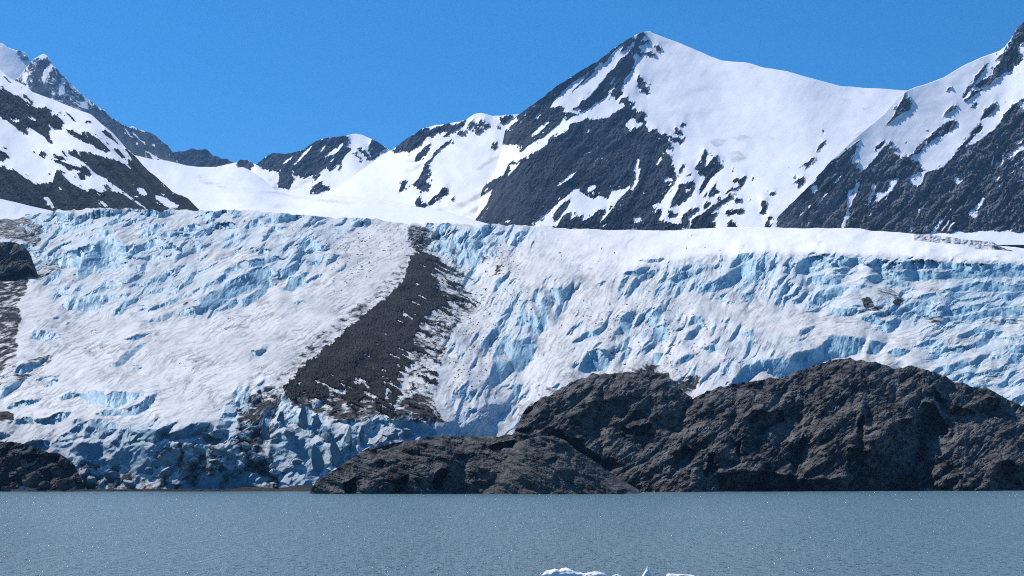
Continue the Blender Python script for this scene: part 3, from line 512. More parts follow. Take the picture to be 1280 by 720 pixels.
wl.many((150, 530, 8), [[(0, 40), (140, 60), (300, 60), (420, 40), (540, -10), (420, 160), (340, 202), (240, 182), (100, 172), (60, 192), (0, 242)], [(0, 250), (90, 180), (160, 200), (210, 190), (300, 280), (290, 360), (330, 380), (480, 248), (560, 248), (602, 330), (560, 402), (440, 412), (330, 442), (220, 482), (150, 512), (60, 432), (0, 402)],
    [(440, 112), (560, 78), (760, -10), (900, -10), (882, 70), (720, 132), (500, 182)], [(718, 262), (780, 228), (852, 270), (830, 312), (760, 312)], [(800, 122), (850, 93), (992, 150), (990, 182), (860, 162)], [(550, 662), (620, 600), (720, 508), (840, 478), (1050, 468), (1300, 480), (1300, 622), (1150, 662), (900, 667), (600, 667)], [(650, 300), (720, 318), (722, 440), (700, 522), (600, 522), (640, 432)], [(928, 82), (1000, 48), (1082, 60), (1070, 122), (960, 132)], [(900, 260), (1060, 260), (1070, 310), (930, 310)]])
wl.many((290, 470, 4.8), [[(370, 272), (440, 180), (467, 168), (470, 352), (420, 332), (398, 292)], [(476, 242), (530, 228), (557, 270), (530, 332), (490, 362), (474, 302)], [(230, 452), (240, 358), (300, 338), (420, 370), (472, 400), (472, 492), (380, 512), (280, 472)], [(430, 620), (440, 560), (478, 480), (508, 400), (540, 398), (557, 480), (542, 570), (500, 620)], [(575, 442), (625, 368), (672, 450), (672, 552), (600, 542)], [(658, 402), (700, 328), (742, 380), (720, 452), (680, 462)], [(528, 362), (550, 298), (602, 320), (602, 372), (560, 402)],
    [(468, 162), (490, 88), (572, 140), (540, 192), (490, 202)], [(150, 402), (190, 288), (212, 330), (217, 422), (180, 432)], [(0, 592), (100, 588), (272, 600), (200, 642), (0, 652)], [(100, 482), (130, 468), (242, 490), (232, 522), (150, 512)], [(60, 232), (80, 80), (102, 58), (102, 232)], [(158, 52), (192, 28), (192, 132)], [(18, 162), (60, 98), (62, 182), (30, 192)], [(0, 110), (40, 60), (60, 80), (20, 140)]])
wl.many((430, 480, 5.14), [[(233, 175), (300, 183), (420, 193), (480, 228), (547, 260), (542, 312), (500, 332), (440, 312), (380, 282), (290, 272)], [(0, 442), (10, 328), (40, 278), (82, 310), (77, 402), (40, 452)], [(98, 402), (118, 270), (160, 248), (172, 290), (140, 422)], [(285, 330), (330, 290), (420, 310), (470, 335), (380, 360)], [(550, 290), (600, 300), (600, 330), (540, 330)]])
wl.many((580, 320, 4.5), [[(388, 262), (393, 198), (417, 183), (412, 267)], [(428, 252), (457, 228), (472, 370), (440, 442), (423, 402)], [(373, 312), (385, 288), (432, 430), (422, 462), (368, 412)], [(483, 192), (540, 168), (560, 190), (612, 138), (602, 200), (562, 262), (542, 312), (518, 387), (508, 340), (530, 262), (488, 242)], [(233, 502), (300, 468), (372, 458), (412, 520), (362, 592), (330, 652), (290, 642), (258, 582), (228, 542)], [(148, 642), (180, 568), (230, 598), (272, 660), (200, 725), (138, 725)],
    [(598, 502), (680, 428), (740, 408), (802, 378), (770, 442), (700, 462), (640, 492)], [(638, 642), (680, 598), (700, 538), (760, 518), (812, 540), (812, 632), (740, 642), (680, 652)], [(610, 202), (662, 138), (652, 172)], [(748, 162), (802, 138), (770, 182)], [(298, 352), (340, 318), (362, 380), (320, 392)]])
wl.many((590, 440, 4), [[(100, 130), (140, 60), (180, 60), (210, 0), (300, 0), (310, 40), (240, 100), (200, 95), (170, 140)], [(75, 260), (120, 260), (160, 280), (140, 310)], [(535, 80), (560, 30), (600, 0), (690, 0), (700, 40), (680, 95), (550, 100)], [(395, 180), (440, 160), (430, 185)]])
wl.many((740, 360, 5.145), [[(173, 272), (185, 200), (240, 148), (277, 160), (257, 240), (235, 307), (190, 292)], [(343, 232), (380, 168), (440, 108), (462, 120), (442, 220), (400, 252)], [(383, 302), (410, 248), (460, 233), (492, 270), (492, 332), (430, 347), (395, 332)], [(608, 232), (640, 188), (702, 178), (722, 210), (640, 242)], [(588, 332), (650, 268), (700, 223), (722, 240), (662, 312), (620, 342)], [(178, 482), (200, 418), (252, 388), (230, 452)], [(383, 472), (400, 418), (462, 418), (440, 462), (420, 492)],
    [(538, 472), (600, 428), (662, 428), (620, 472), (560, 492)], [(768, 352), (822, 308), (822, 337), (790, 362)], [(688, 382), (780, 368), (832, 400), (760, 412)], [(888, 622), (960, 528), (1000, 488), (1040, 488), (1040, 552), (960, 562), (920, 632)], [(538, 202), (572, 178), (560, 232)], [(853, 217), (882, 193), (882, 237)], [(998, 282), (1035, 263), (1032, 312)], [(460, 230), (480, 205), (500, 240), (480, 250)], [(770, 260), (800, 230), (790, 290), (760, 310)], [(320, 400), (400, 340), (420, 370), (340, 430)], [(640, 95), (620, 85), (635, 110)]])
wl.many((840, 440, 4), [[(288, 162), (360, 78), (420, 48), (540, 28), (600, 60), (692, 60), (762, 40), (622, 122), (560, 137), (520, 132), (460, 88), (400, 132), (330, 167)], [(560, 40), (640, 0), (760, -20), (760, 40), (680, 62), (600, 60)]])
wl.many((1000, 310, 4.571), [[(-20, 645), (120, 558), (180, 498), (300, 508), (372, 520), (350, 602), (270, 622), (100, 645)], [(378, 602), (400, 528), (492, 545), (440, 612)], [(508, 602), (530, 568), (642, 590), (560, 632)], [(328, 392), (400, 388), (480, 408), (482, 442), (400, 432)], [(178, 372), (190, 338), (332, 350), (320, 382), (230, 392)], [(538, 362), (620, 318), (702, 308), (640, 352), (560, 382)], [(678, 402), (760, 378), (880, 348), (1000, 328), (1062, 318), (1040, 352), (900, 382), (740, 402)],
    [(918, 402), (960, 378), (1060, 358), (1180, 338), (1600, 325), (1600, 360), (1100, 392), (960, 422)], [(658, 292), (720, 258), (782, 265), (720, 297)], [(858, 312), (960, 288), (1062, 278), (1000, 302)], [(498, 152), (600, 128), (800, 138), (1000, 108), (1600, 118), (1600, 152), (1000, 172), (760, 182), (560, 182)], [(-30, 92), (60, 48), (120, 38), (152, 70), (60, 112)], [(148, 112), (240, 48), (330, 58), (362, 90), (220, 112)], [(378, 92), (440, 58), (502, 80), (460, 112)], [(518, 92), (700, 68), (900, 88), (1100, 88), (1600, 98), (1600, 117), (900, 122), (600, 122)],
    [(98, 202), (180, 158), (252, 190), (200, 212)], [(118, 282), (200, 218), (282, 220), (240, 272), (150, 302)], [(378, 172), (480, 148), (502, 180), (420, 202)], [(478, 192), (600, 188), (642, 220), (540, 222)], [(818, 242), (900, 218), (1000, 198), (1100, 188), (1202, 210), (1100, 232), (900, 252)], [(998, 252), (1100, 218), (1600, 198), (1600, 232), (1100, 252)], [(998, 542), (1080, 498), (1112, 488), (1080, 542), (1010, 582)], [(828, 582), (920, 558), (982, 570), (920, 602)], [(0, 470), (90, 440), (60, 480), (0, 510)], [(1180, 560), (1600, 540), (1600, 600), (1200, 600)]])
wl.many((620, 280, 3.274), [[(835, 252), (900, 228), (1000, 168), (1062, 148), (1052, 190), (960, 252), (900, 282), (850, 282)], [(518, 202), (580, 183), (642, 178), (580, 217)], [(698, 232), (760, 198), (862, 178), (820, 212), (740, 242)], [(560, 150), (700, 140), (660, 158)]])
wl.many((100, 260, 5.145), [[(-20, 252), (80, 238), (180, 193), (240, 198), (292, 240), (260, 282), (140, 312), (60, 332), (-20, 352)], [(-20, 400), (40, 338), (130, 318), (210, 298), (262, 300), (200, 352), (130, 392), (60, 432), (-20, 475)], [(318, 292), (350, 248), (400, 238), (490, 188), (552, 200), (540, 232), (450, 262), (360, 302)], [(238, 372), (290, 343), (312, 360), (250, 382)], [(348, 332), (450, 308), (532, 288), (500, 322), (400, 347)], [(478, 342), (540, 308), (622, 288), (560, 322)], [(678, 282), (790, 238), (867, 233), (800, 262)],
    [(98, 522), (200, 488), (330, 448), (432, 408), (380, 462), (300, 492), (180, 522)], [(358, 492), (440, 468), (530, 428), (622, 398), (530, 472), (420, 512)], [(-10, 590), (90, 558), (250, 558), (332, 548), (200, 602), (60, 652), (-10, 642)], [(238, 642), (290, 598), (380, 568), (362, 612), (290, 642)], [(408, 672), (500, 628), (600, 588), (672, 563), (620, 612), (540, 642)], [(558, 562), (600, 538), (652, 518), (620, 552)], [(838, 132), (900, 93), (1000, 108), (1022, 130), (900, 142)], [(578, 152), (650, 128), (740, 98), (802, 130), (720, 157)], [(468, 182), (560, 158), (700, 168), (742, 185), (600, 192)],
    [(128, 42), (170, 12), (272, 8), (240, 52), (150, 52)], [(378, 42), (420, 8), (550, 18), (622, 40), (500, 62)], [(928, 402), (1035, 358), (1035, 402)], [(868, 462), (940, 418), (962, 450), (900, 482)]])
wl.many((100, 260, 5.145), [[(728, 602), (850, 538), (1035, 498), (1035, 562), (900, 602), (780, 632)], [(560, 690), (700, 640), (900, 600), (1000, 590), (860, 660), (700, 700)]], .6)
wl.many((280, 260, 5.145), [[(0, 402), (60, 368), (130, 338), (240, 328), (340, 308), (382, 330), (250, 372), (100, 392), (0, 432)], [(0, 482), (110, 438), (200, 388), (290, 378), (340, 408), (440, 368), (490, 328), (492, 370), (460, 422), (380, 472), (300, 440), (220, 512), (100, 562), (0, 592)], [(78, 602), (180, 548), (282, 508), (270, 552), (180, 612), (120, 642)], [(208, 512), (270, 438), (342, 490), (280, 522)], [(578, 362), (600, 318), (642, 308), (632, 360), (600, 382)], [(378, 532), (430, 448), (490, 438), (532, 470), (600, 428), (642, 428), (520, 492), (440, 532)],
    [(218, 302), (240, 263), (312, 263), (260, 302)], [(648, 372), (692, 328), (702, 350)], [(708, 417), (792, 358), (760, 402)], [(-10, 122), (30, 88), (92, 110), (60, 142)], [(128, 132), (160, 78), (220, 68), (272, 110), (200, 132)], [(258, 82), (330, 48), (480, 38), (522, 60), (400, 92), (330, 102)], [(278, 152), (320, 118), (402, 130), (355, 157)], [(-10, 202), (60, 168), (122, 163), (60, 202)], [(448, 612), (490, 593), (527, 605), (470, 627)], [(818, 112), (850, 83), (932, 90), (930, 122)], [(498, 262), (510, 218), (537, 225), (530, 272)]])
wl.many((0, 250, 3.13), [[(238, 412), (290, 378), (340, 398), (412, 420), (340, 437), (260, 432)], [(118, 542), (130, 508), (212, 515), (242, 540), (170, 557)], [(478, 547), (560, 523), (602, 518), (530, 552)], [(983, 590), (1042, 586), (1020, 612), (990, 607)], [(513, 645), (557, 655), (535, 670)]])
wl.many((0, 250, 3.13), [[(428, 657), (480, 608), (560, 558), (582, 560), (520, 612), (470, 652)], [(540, 480), (700, 430), (760, 400), (640, 480)]], .5)
wl.many((0, 255, 8), [[(448, 522), (560, 428), (700, 368), (742, 380), (620, 442), (520, 502)], [(600, 642), (575, 560), (680, 478), (820, 428), (950, 398), (1080, 348), (1182, 338), (1212, 400), (1282, 420), (1282, 482), (1000, 542), (860, 592), (780, 642)], [(718, 725), (800, 650), (900, 568), (1100, 518), (1230, 498), (1282, 520), (1050, 622), (900, 712)], [(558, 102), (640, 83), (720, 98), (742, 140), (680, 192), (600, 162)], [(388, 232), (430, 198), (522, 260), (450, 302)], [(760, 140), (900, 60), (1000, 55), (1180, 60), (1180, 120), (900, 150), (720, 230)]])
wl.many((470, 270, 5.54), [[(300, 110), (350, 90), (400, 110), (380, 150), (320, 140)], [(400, 210), (480, 190), (500, 220), (420, 250)], [(640, 180), (740, 170), (800, 200), (680, 220)], [(680, 90), (800, 70), (760, 100)], [(760, 130), (900, 100), (880, 130)]], .8)
wallsoft = Mask(GX0, GX1, 240, 630); wallsoft.a = wl.a.copy(); wallsoft.blur(4)
wl.blur(.5)

# how broken the surface is, away from the big traced walls
zn = Mask(GX0, GX1, 240, 630, 1, .04)
zn.many(None, [[(-160, 262), (60, 262), (250, 262), (430, 268), (480, 280), (420, 300), (330, 310), (240, 318), (130, 345), (60, 345), (30, 330)]], .62)
zn.many(None, [[(60, 350), (200, 325), (300, 305), (420, 300), (430, 330), (360, 350), (300, 385), (240, 400), (200, 380), (100, 400), (60, 390)]], .45)
zn.many(None, [[(500, 280), (720, 285), (690, 300), (620, 320), (570, 345), (520, 320)]], .7)
zn.many(None, [[(540, 350), (600, 335), (660, 355), (690, 340), (720, 350), (690, 400), (650, 480), (600, 480), (560, 440), (530, 410)]], .42)
zn.many(None, [[(790, 335), (860, 325), (960, 316), (1440, 325), (1440, 560), (1200, 500), (1150, 440), (1050, 400), (950, 378), (830, 372), (760, 360)]], .72)
zn.many(None, [[(700, 380), (800, 365), (900, 385), (1000, 395), (1080, 430), (1000, 450), (900, 480), (840, 490), (800, 450), (720, 460)]], .4)
zn.many(None, [[(90, 530), (250, 520), (320, 480), (350, 490), (500, 500), (560, 540), (400, 612), (90, 612)]], .6)
zn.many(None, [[(560, 480), (680, 470), (680, 540), (560, 545)]], .4)
zn.many(None, [[(740, 366), (840, 373), (960, 381), (1060, 402), (1160, 430), (1120, 442), (1040, 428), (960, 417), (880, 388), (800, 382), (740, 392)]], .03)
zn.many(None, [[(720, 430), (760, 410), (850, 440), (900, 430), (900, 455), (840, 470), (780, 450)]], .2)
zn.blur(8)

# stone dirt on the ice
dm = Mask(GX0, GX1, 240, 630, 2)
MT = (470, 270, 5.54)
dm.many(None, [[(-160, 276), (0, 274), (30, 270), (58, 285), (50, 300), (44, 310), (30, 302), (0, 299), (-160, 300)]], .45)
dm.many(None, [[(-160, 330), (0, 338), (32, 338), (36, 362), (22, 380), (28, 398), (18, 425), (26, 442), (12, 450), (0, 468), (-160, 480)]], .48)
dm.many(None, [[(-160, 515), (8, 515), (20, 518), (14, 525), (0, 527), (-160, 530)]], 1)
dm.many(None, [[(60, 320), (90, 335), (60, 350), (40, 352), (36, 340)], [(-20, 470), (60, 440), (70, 450), (10, 490)]], .3)
dm.many(None, [[(88, 575), (140, 580), (200, 562), (250, 548), (310, 550), (340, 560), (350, 600), (360, 614), (95, 614)]], .37)
dm.many(None, [[(296, 510), (330, 480), (352, 486), (346, 520), (330, 560), (312, 575), (300, 550)], [(296, 540), (310, 560), (330, 585), (360, 590), (345, 600), (310, 590)]], .55)
dm.many(None, [[(512, 305), (500, 330), (440, 385), (390, 425), (345, 470), (325, 492), (352, 492), (400, 450), (450, 405), (500, 360), (515, 325)]], .26)
dm.many(MT, [[(225, 60), (330, 70), (420, 110), (400, 190), (330, 230), (250, 240), (215, 130)], [(530, 180), (570, 200), (550, 300), (520, 350), (535, 260)], [(225, 62), (330, 75), (350, 140), (320, 260), (290, 250), (235, 150)], [(540, 180), (560, 200), (540, 320), (520, 350)], [(720, 330), (740, 270), (780, 280), (740, 340)], [(790, 420), (860, 330), (900, 330), (830, 410)]], .55)
dm.many(MT, [[(300, 255), (420, 300), (520, 350), (640, 420), (720, 470), (560, 400), (430, 340), (300, 290)], [(440, 510), (540, 555), (630, 605), (560, 600), (440, 545)], [(480, 450), (520, 480), (600, 520), (690, 555), (600, 540), (500, 490)], [(230, 255), (320, 280), (400, 330), (330, 320)]], .8)
dm.many(None, [[(515, 400), (530, 390), (575, 380), (600, 385), (560, 420), (540, 470), (545, 505), (520, 520), (505, 500)]], .33)
dm.many(None, [[(345, 485), (420, 490), (500, 500), (530, 490), (560, 530), (530, 532), (480, 520), (440, 530), (380, 512), (350, 500)]], .5)
dm.many((1000, 310, 4.571), [[(350, 292), (380, 278), (422, 310), (432, 330), (380, 352)], [(530, 302), (560, 283), (602, 290), (592, 322), (560, 342)]], 1)
dm.many((1000, 310, 4.571), [[(430, 235), (520, 220), (600, 260), (560, 290), (450, 270)], [(330, 360), (440, 335), (570, 370), (520, 402), (400, 380)], [(680, 380), (760, 370), (900, 400), (860, 440), (740, 430)], [(980, 430), (1180, 400), (1600, 380), (1600, 410), (1180, 440)]], .36)
dm.many((740, 360, 5.145), [[(270, 560), (320, 490), (372, 480), (420, 510), (500, 540), (510, 620), (420, 570), (330, 570)], [(130, 560), (250, 510), (320, 470), (300, 530), (180, 560)]], .5)
dm.many((740, 360, 5.145), [[(510, 600), (640, 540), (720, 560), (640, 680), (540, 700)]], .5)
dm.many(None, [[(640, 510), (700, 470), (780, 420), (790, 430), (700, 490), (650, 540)]], .2)
mo = Mask(GX0, GX1, 240, 630, 2)       # rubble of the medial moraine
mo.many(None, [[(505, 300), (530, 296), (560, 330), (604, 380), (580, 388), (562, 420), (548, 470), (545, 508), (505, 502), (512, 462), (520, 420), (530, 395), (540, 350), (512, 325)], [(340, 478), (352, 500), (400, 512), (450, 524), (520, 530), (550, 520), (520, 490), (400, 490)]], .40)
mo.many(None, [[(512, 322), (507, 338), (500, 357), (490, 365), (470, 382), (440, 405), (415, 428), (395, 445), (375, 462), (358, 480), (352, 492), (372, 500), (400, 496), (430, 502), (452, 508), (470, 500), (488, 506), (505, 496), (500, 480), (512, 462), (514, 440), (520, 420), (526, 402), (538, 388), (556, 382), (566, 382), (556, 376), (548, 360), (550, 352), (540, 340), (556, 344), (548, 338), (530, 326), (522, 318)]])
mo.many(MT, [[(440, 515), (520, 550), (600, 600), (500, 590)], [(330, 560), (430, 580), (520, 615), (400, 600)], [(300, 265), (400, 320), (500, 380), (420, 360), (320, 310)]])
dm.blur(1.6); mo.blur(3.2)

lip = curve([(-160, 282), (-60, 278), (0, 274), (25, 271), (55, 267), (85, 265), (110, 262.5), (135, 261), (160, 262.5), (250, 264), (300, 266), (350, 267), (400, 271), (450, 274), (510, 280), (550, 279.5), (620, 282), (660, 283.5), (750, 287.5), (830, 288.5), (900, 285), (950, 284), (1000, 285.5), (1080, 285.5), (1130, 291), (1200, 300), (1280, 311), (1360, 320), (1440, 330)])
PX, Y, T = sheet(GX0, GX1, lip, [(GX0, 619), (GX1, 619)], 400)
Y = Y - ((1 - .8 * sstep(640, 760, PX)) * (2.8 * fbm(PX / 13, PX * 0, 4, 33, .6) + 3.2 * fbm(PX / 55, PX * 0, 2, 34) + 1.2)) * T ** 20
kk = np.hanning(121); kk /= kk.sum(); xx = np.arange(GX0 - 120, GX1 + 121.)
lips = np.interp(PX, xx[60:-60], np.convolve(lip(xx), kk, 'valid'))
v = np.clip((619 - Y) / (619 - lips), 0, 1.1)
la = curve([(0, 592), (.03, 596), (.18, 622), (.27, 668), (.36, 760), (.5, 900), (.62, 1035), (.77, 1240), (.87, 1450), (.94, 1740), (1, 2140), (1.1, 2800)])(v)
lb = curve([(0, 790), (.03, 793), (.18, 812), (.35, 862), (.5, 940), (.62, 1045), (.77, 1220), (.87, 1370), (.905, 1500), (.95, 1860), (1, 2700), (1.1, 4200)])(v)
k_ = sstep(420, 780, PX)
D0 = la * (1 - k_) + lb * k_
for _ in range(3):                                    # round off the kinks of the long profile
    D0[1:-1] = (D0[:-2] + 2 * D0[1:-1] + D0[2:]) / 4
SCL = D0 / 1100.0
# crevasse direction swings across the glacier: gently rising at left, steep in the middle, flatter at right
th = np.interp(PX, [0, 300, 480, 560, 680, 800, 950, 1100, 1280], [.40, .46, .60, .9, 1.05, .85, .65, .42, .30]) + .18 * fbm(PX / 130, Y / 70, 2, 41)
# coordinate across the crevasses, built by integrating the direction so the pattern bends without tearing
cs, sn = np.cos(th), np.sin(th)
def along_across(ca, cb):
    xm, ym = PX - 640, -(Y - 420)
    return (xm * ca + ym * cb), (-xm * cb + ym * ca)
A_, B_ = along_across(np.cos(.52), np.sin(.52))
A2, B2 = along_across(np.cos(.98), np.sin(.98))
A3, B3 = along_across(np.cos(.30), np.sin(.30))
wq = 7 * fbm(PX / 60, Y / 40, 3, 47), 7 * fbm(PX / 60, Y / 40, 3, 48)
A_, A2, A3, B_, B2, B3 = A_ + wq[0], A2 + wq[0], A3 + wq[0], B_ + wq[1], B2 + wq[1], B3 + wq[1]
wA = sstep(560, 440, PX); w3 = sstep(930, 1080, PX); w2 = 1 - wA - w3
def broken(sc, seed):
    def one(a, b, s):
        wob = 8 * fbm(a / 45, b / 30, 3, s)
        r = ridged(a / (46 * sc), (b + wob) / (15 * sc), 4, s + 1, .55)
        return r + .35 * fbm(a / (10 * sc), b / (8 * sc), 3, s + 2)
    return wA * one(A_, B_, seed) + w2 * one(A2, B2, seed + 50) + w3 * one(A3, B3, seed + 100)
SH = np.clip(PX * 0 + .75 + .5 * (T < .35), .7, 1.3)
N1 = broken(1.0, 51); N2 = broken(.45, 251)
z = zn.at(PX + 10 * fbm(PX / 40, Y / 30, 3, 44), Y + 8 * fbm(PX / 40, Y / 30, 3, 45))
z = np.clip(z * (.82 + .75 * fbm(PX / 70, Y / 34, 3, 49)), .03, 1)
wob = (2.2 * fbm(PX / 9, Y / 9, 3, 61) + 1.1 * fbm(PX / 3.5, Y / 3.5, 2, 62)), (1.8 * fbm(PX / 9, Y / 9, 3, 63) + .9 * fbm(PX / 3.5, Y / 3.5, 2, 64))
W = wl.at(PX + wob[0], Y + wob[1])
WS = wallsoft.at(PX, Y)
prox = 1 - sstep(.05, .5, WS)
def steps(k, seed):
    def one(a, b, s):
        wb = 7 * fbm(a / 40, b / 25, 3, s)
        return fbm(a / (34 * k), (b + wb) / (8 * k), 4, s + 1, .55)
    return wA * one(A_, B_, seed) + w2 * one(A2, B2, seed + 50) + w3 * one(A3, B3, seed + 100)
NS = steps(1.15, 401) + .35 * steps(.45, 451)
NS = np.searchsorted(np.sort(NS.ravel()[::97]), NS) / (NS.size / 97.0)
lim = curve([(600, 318), (640, 335), (690, 346), (760, 342), (800, 333), (860, 324), (960, 315.5), (1040, 317), (1280, 328), (1440, 334)])(PX)
shelf = sstep(4, -6, Y - lim + 4 * fbm(PX / 25, Y / 12, 3, 312)) * sstep(620, 740, PX)
z = z * (1 - .97 * shelf)
pw_ = sstep(-.07, .07, NS - (1 - .8 * np.clip(z - .1, 0, 1))) * (.35 + .65 * prox)      # small broken faces
WALL = np.clip(np.maximum(W, .8 * pw_), 0, 1)
mrn = mo.at(PX + 3.0 * fbm(PX / 10, Y / 6, 3, 71) + 1.5 * fbm(PX / 3, Y / 3, 2, 72), Y + 2.0 * fbm(PX / 12, Y / 6, 3, 73) + fbm(PX / 3, Y / 3, 2, 74))
WALL = WALL * (1 - sstep(.2, .6, mrn))
frontz = sstep(505, 560, Y) * sstep(620, 480, PX)
slope = 1.15 - 1.02 * sstep(.15, .7, WALL)
slope = slope * (1 + (.25 + .5 * z) * (1 - WALL) * (fbm(A_ / 30, B_ / 9, 4, 81) * (wA + .3) + fbm(A3 / 34, B3 / 8, 4, 82) * (w3 + w2)))
D = relief(D0, np.clip(slope, .04, 3.5), .10, 42)
tr = PX - np.interp(Y, [280, 330, 370, 430, 500, 560], [548, 566, 596, 640, 655, 600])        # trough right of the moraine
D = D + 30 * np.exp(-(tr / 42) ** 2) * sstep(285, 330, Y) - 26 * np.exp(-((PX - 300 - .6 * (420 - Y)) / 150) ** 2) * sstep(270, 340, Y) * sstep(610, 500, Y) - 24 * np.exp(-((PX - 860) / 130) ** 2) * sstep(325, 390, Y)
g = np.abs(np.gradient(D0, axis=0))
D = D - g * (1 - .55 * WALL) * (1 - .65 * frontz) * ((.12 + 1.5 * z) * 2.0 * (N1 - .55) + (.08 + 1.1 * z) * 1.0 * (N2 - .55) + 4.6 * fbm(PX / 95, Y / 42, 3, 83) + (.05 + .4 * z) * fbm(PX / 4.5, Y / 3, 3, 84))
D = D - g * WALL * (1.3 * fbm((PX + .3 * Y) / 16, Y / 22, 4, 85) + .4 * ridged((PX + .25 * Y) / 8, Y / 40, 3, 86))          # fluted faces
D = D - g * frontz * (8 * (ridged((PX + .4 * Y) / 46, Y / 38, 3, 87, .5) - .5))
D = D - g * sstep(.2, .6, mrn) * (1.2 + .35 * fbm(PX / 6, Y / 4, 4, 88) + 1.0 * (ridged((PX + .9 * Y) / 30, (Y - .3 * PX) / 90, 3, 89) - .5))
D = D + g * .45 * W * (1 - frontz * .5)
GD = D
V = np.stack(world(PX, Y, D), -1)
dirt = dm.at(PX + 3 * fbm(PX / 14, Y / 8, 3, 91), Y + 2 * fbm(PX / 14, Y / 8, 3, 92))
# dark bands of dust follow the flow of the ice and collect at crevasse lips
band = sstep(.55, .9, ridged((PX + 1.1 * Y) / 34, (Y - .55 * PX) / 150, 5, 93, .6)) * (.18 + .22 * frontz) + sstep(.5, .8, fbm(PX / 7, Y / 3, 4, 94)) * .22 * z
dirt = np.clip(np.maximum(dirt * (1 - .35 * sstep(.4, .9, WALL)), band * (1 - sstep(.3, .7, WALL))), 0, 1)
dirt = np.maximum(dirt, .22 * sstep(.03, .3, mo.at(PX, Y)))
snowclean = sstep(325, 312, Y - 0 * PX) * sstep(640, 720, PX) * (1 - z)
Vc, n = close_back(V, 500, 60)
streak = wA * ridged(A_ / 36, B_ / 5, 4, 301, .62) + w2 * ridged(A2 / 34, B2 / 5, 4, 302, .62) + w3 * ridged(A3 / 40, B3 / 4.6, 4, 303, .62)
patch = sstep(-.35, .45, fbm(PX / 70, Y / 30, 4, 304))
grain = np.clip(sstep(.42, .82, streak) * (.5 + .65 * patch) + .6 * sstep(.1, .6, fbm(PX / 6, Y / 3, 4, 305, .65)) * patch, 0, 1) * (1 - .6 * sstep(330, 300, Y) * sstep(600, 700, PX))
crack = sstep(.90, .965, wA * ridged(A_ / 50 + .5 * fbm(PX / 20, Y / 14, 3, 306), B_ / 12, 2, 307) + w2 * ridged(A2 / 50, B2 / 11 + .5 * fbm(PX / 20, Y / 14, 3, 306), 2, 308) + w3 * ridged(A3 / 50, B3 / 10 + .5 * fbm(PX / 20, Y / 14, 3, 306), 2, 309)) * patch
dirt = np.maximum(dirt, .55 * crack * (1 - WALL))
spk = Mask(GX0, GX1, 240, 630, 1)
spk.many(None, [[(350, 275), (520, 280), (640, 300), (665, 355), (625, 480), (560, 505), (530, 400), (560, 345), (500, 310), (470, 350), (420, 380), (400, 330)], [(700, 380), (820, 360), (900, 400), (880, 480), (760, 450)]]).blur(10)
dirt = np.maximum(dirt, np.clip(.55 * sstep(.22, .5, fbm(PX / 5, Y / 2.4, 4, 313, .68)) * (spk.at(PX, Y) + .22 * patch), 0, .6) * (1 - .7 * WALL))
front_shade = np.clip(sstep(500, 575, Y + 8 * fbm(PX / 40, Y / 30, 3, 310)) * sstep(600, 540, PX), 0, .52)  # paints the front's shade into the ice colour, along with darker basal ice
snowy = shelf * (.45 + .5 * sstep(700, 950, PX))
glacier = grid_mesh('glacier', Vc, M['ice'], {'wall': ext(WALL, n), 'dirt': ext(dirt, n), 'grain': ext(grain, n), 'front_shade': ext(front_shade, n), 'snow': ext(snowy, n), 'zone': ext(np.clip(sstep(.12, .6, z) * (1 - sstep(.25, .6, dirt)), 0, 1), n)}, smooth=ext(np.maximum(z * 1.2, WALL), n)[:-1, :-1] < .45)
tag(glacier, 'broad crevassed glacier, white crust and blue ice walls, descending to the lake', 'glacier', kind='structure')

def glacier_D(px, y):
    i = np.clip((619 - y) / (619 - lip(px)) * (PX.shape[0] - 1), 0, PX.shape[0] - 1); j = np.clip(px - GX0, 0, PX.shape[1] - 1)
    return float(D[int(i), int(j)])

# rubble band: a skin of stones lying on the ice
strk = fbm((PX + .5 * Y) / 40, (Y - .5 * PX) / 4.2, 4, 75, .6)
right = sstep(-30, 25, PX - np.interp(Y, [320, 360, 400, 450, 500], [525, 520, 490, 440, 400]))
mm = mrn + .22 * fbm(PX / 2.5, Y / 2, 3, 77, .7) + sstep(.02, .25, mrn) * strk * (.22 + .8 * right) + sstep(.05, .4, mrn) * 1.05 * sstep(440, 500, Y) * (fbm(PX / 16, Y / 22, 4, 78, .6) - .15)
keep = (mm > .5)
keep = keep[:-1, :-1] & keep[1:, 1:] & keep[1:, :-1] & keep[:-1, 1:]
Vm = V.copy(); lift = .8 + .7 * fbm(PX / 2.2, Y / 2.0, 3, 76)
Vm[..., 2] += lift; Vm[..., 1] -= .4
mor = grid_mesh('moraine', Vm, M['moraine'], {}, keep=keep, smooth=False)
tag(mor, 'dark diagonal band of moraine rubble lying across the white glacier', 'moraine', kind='stuff')
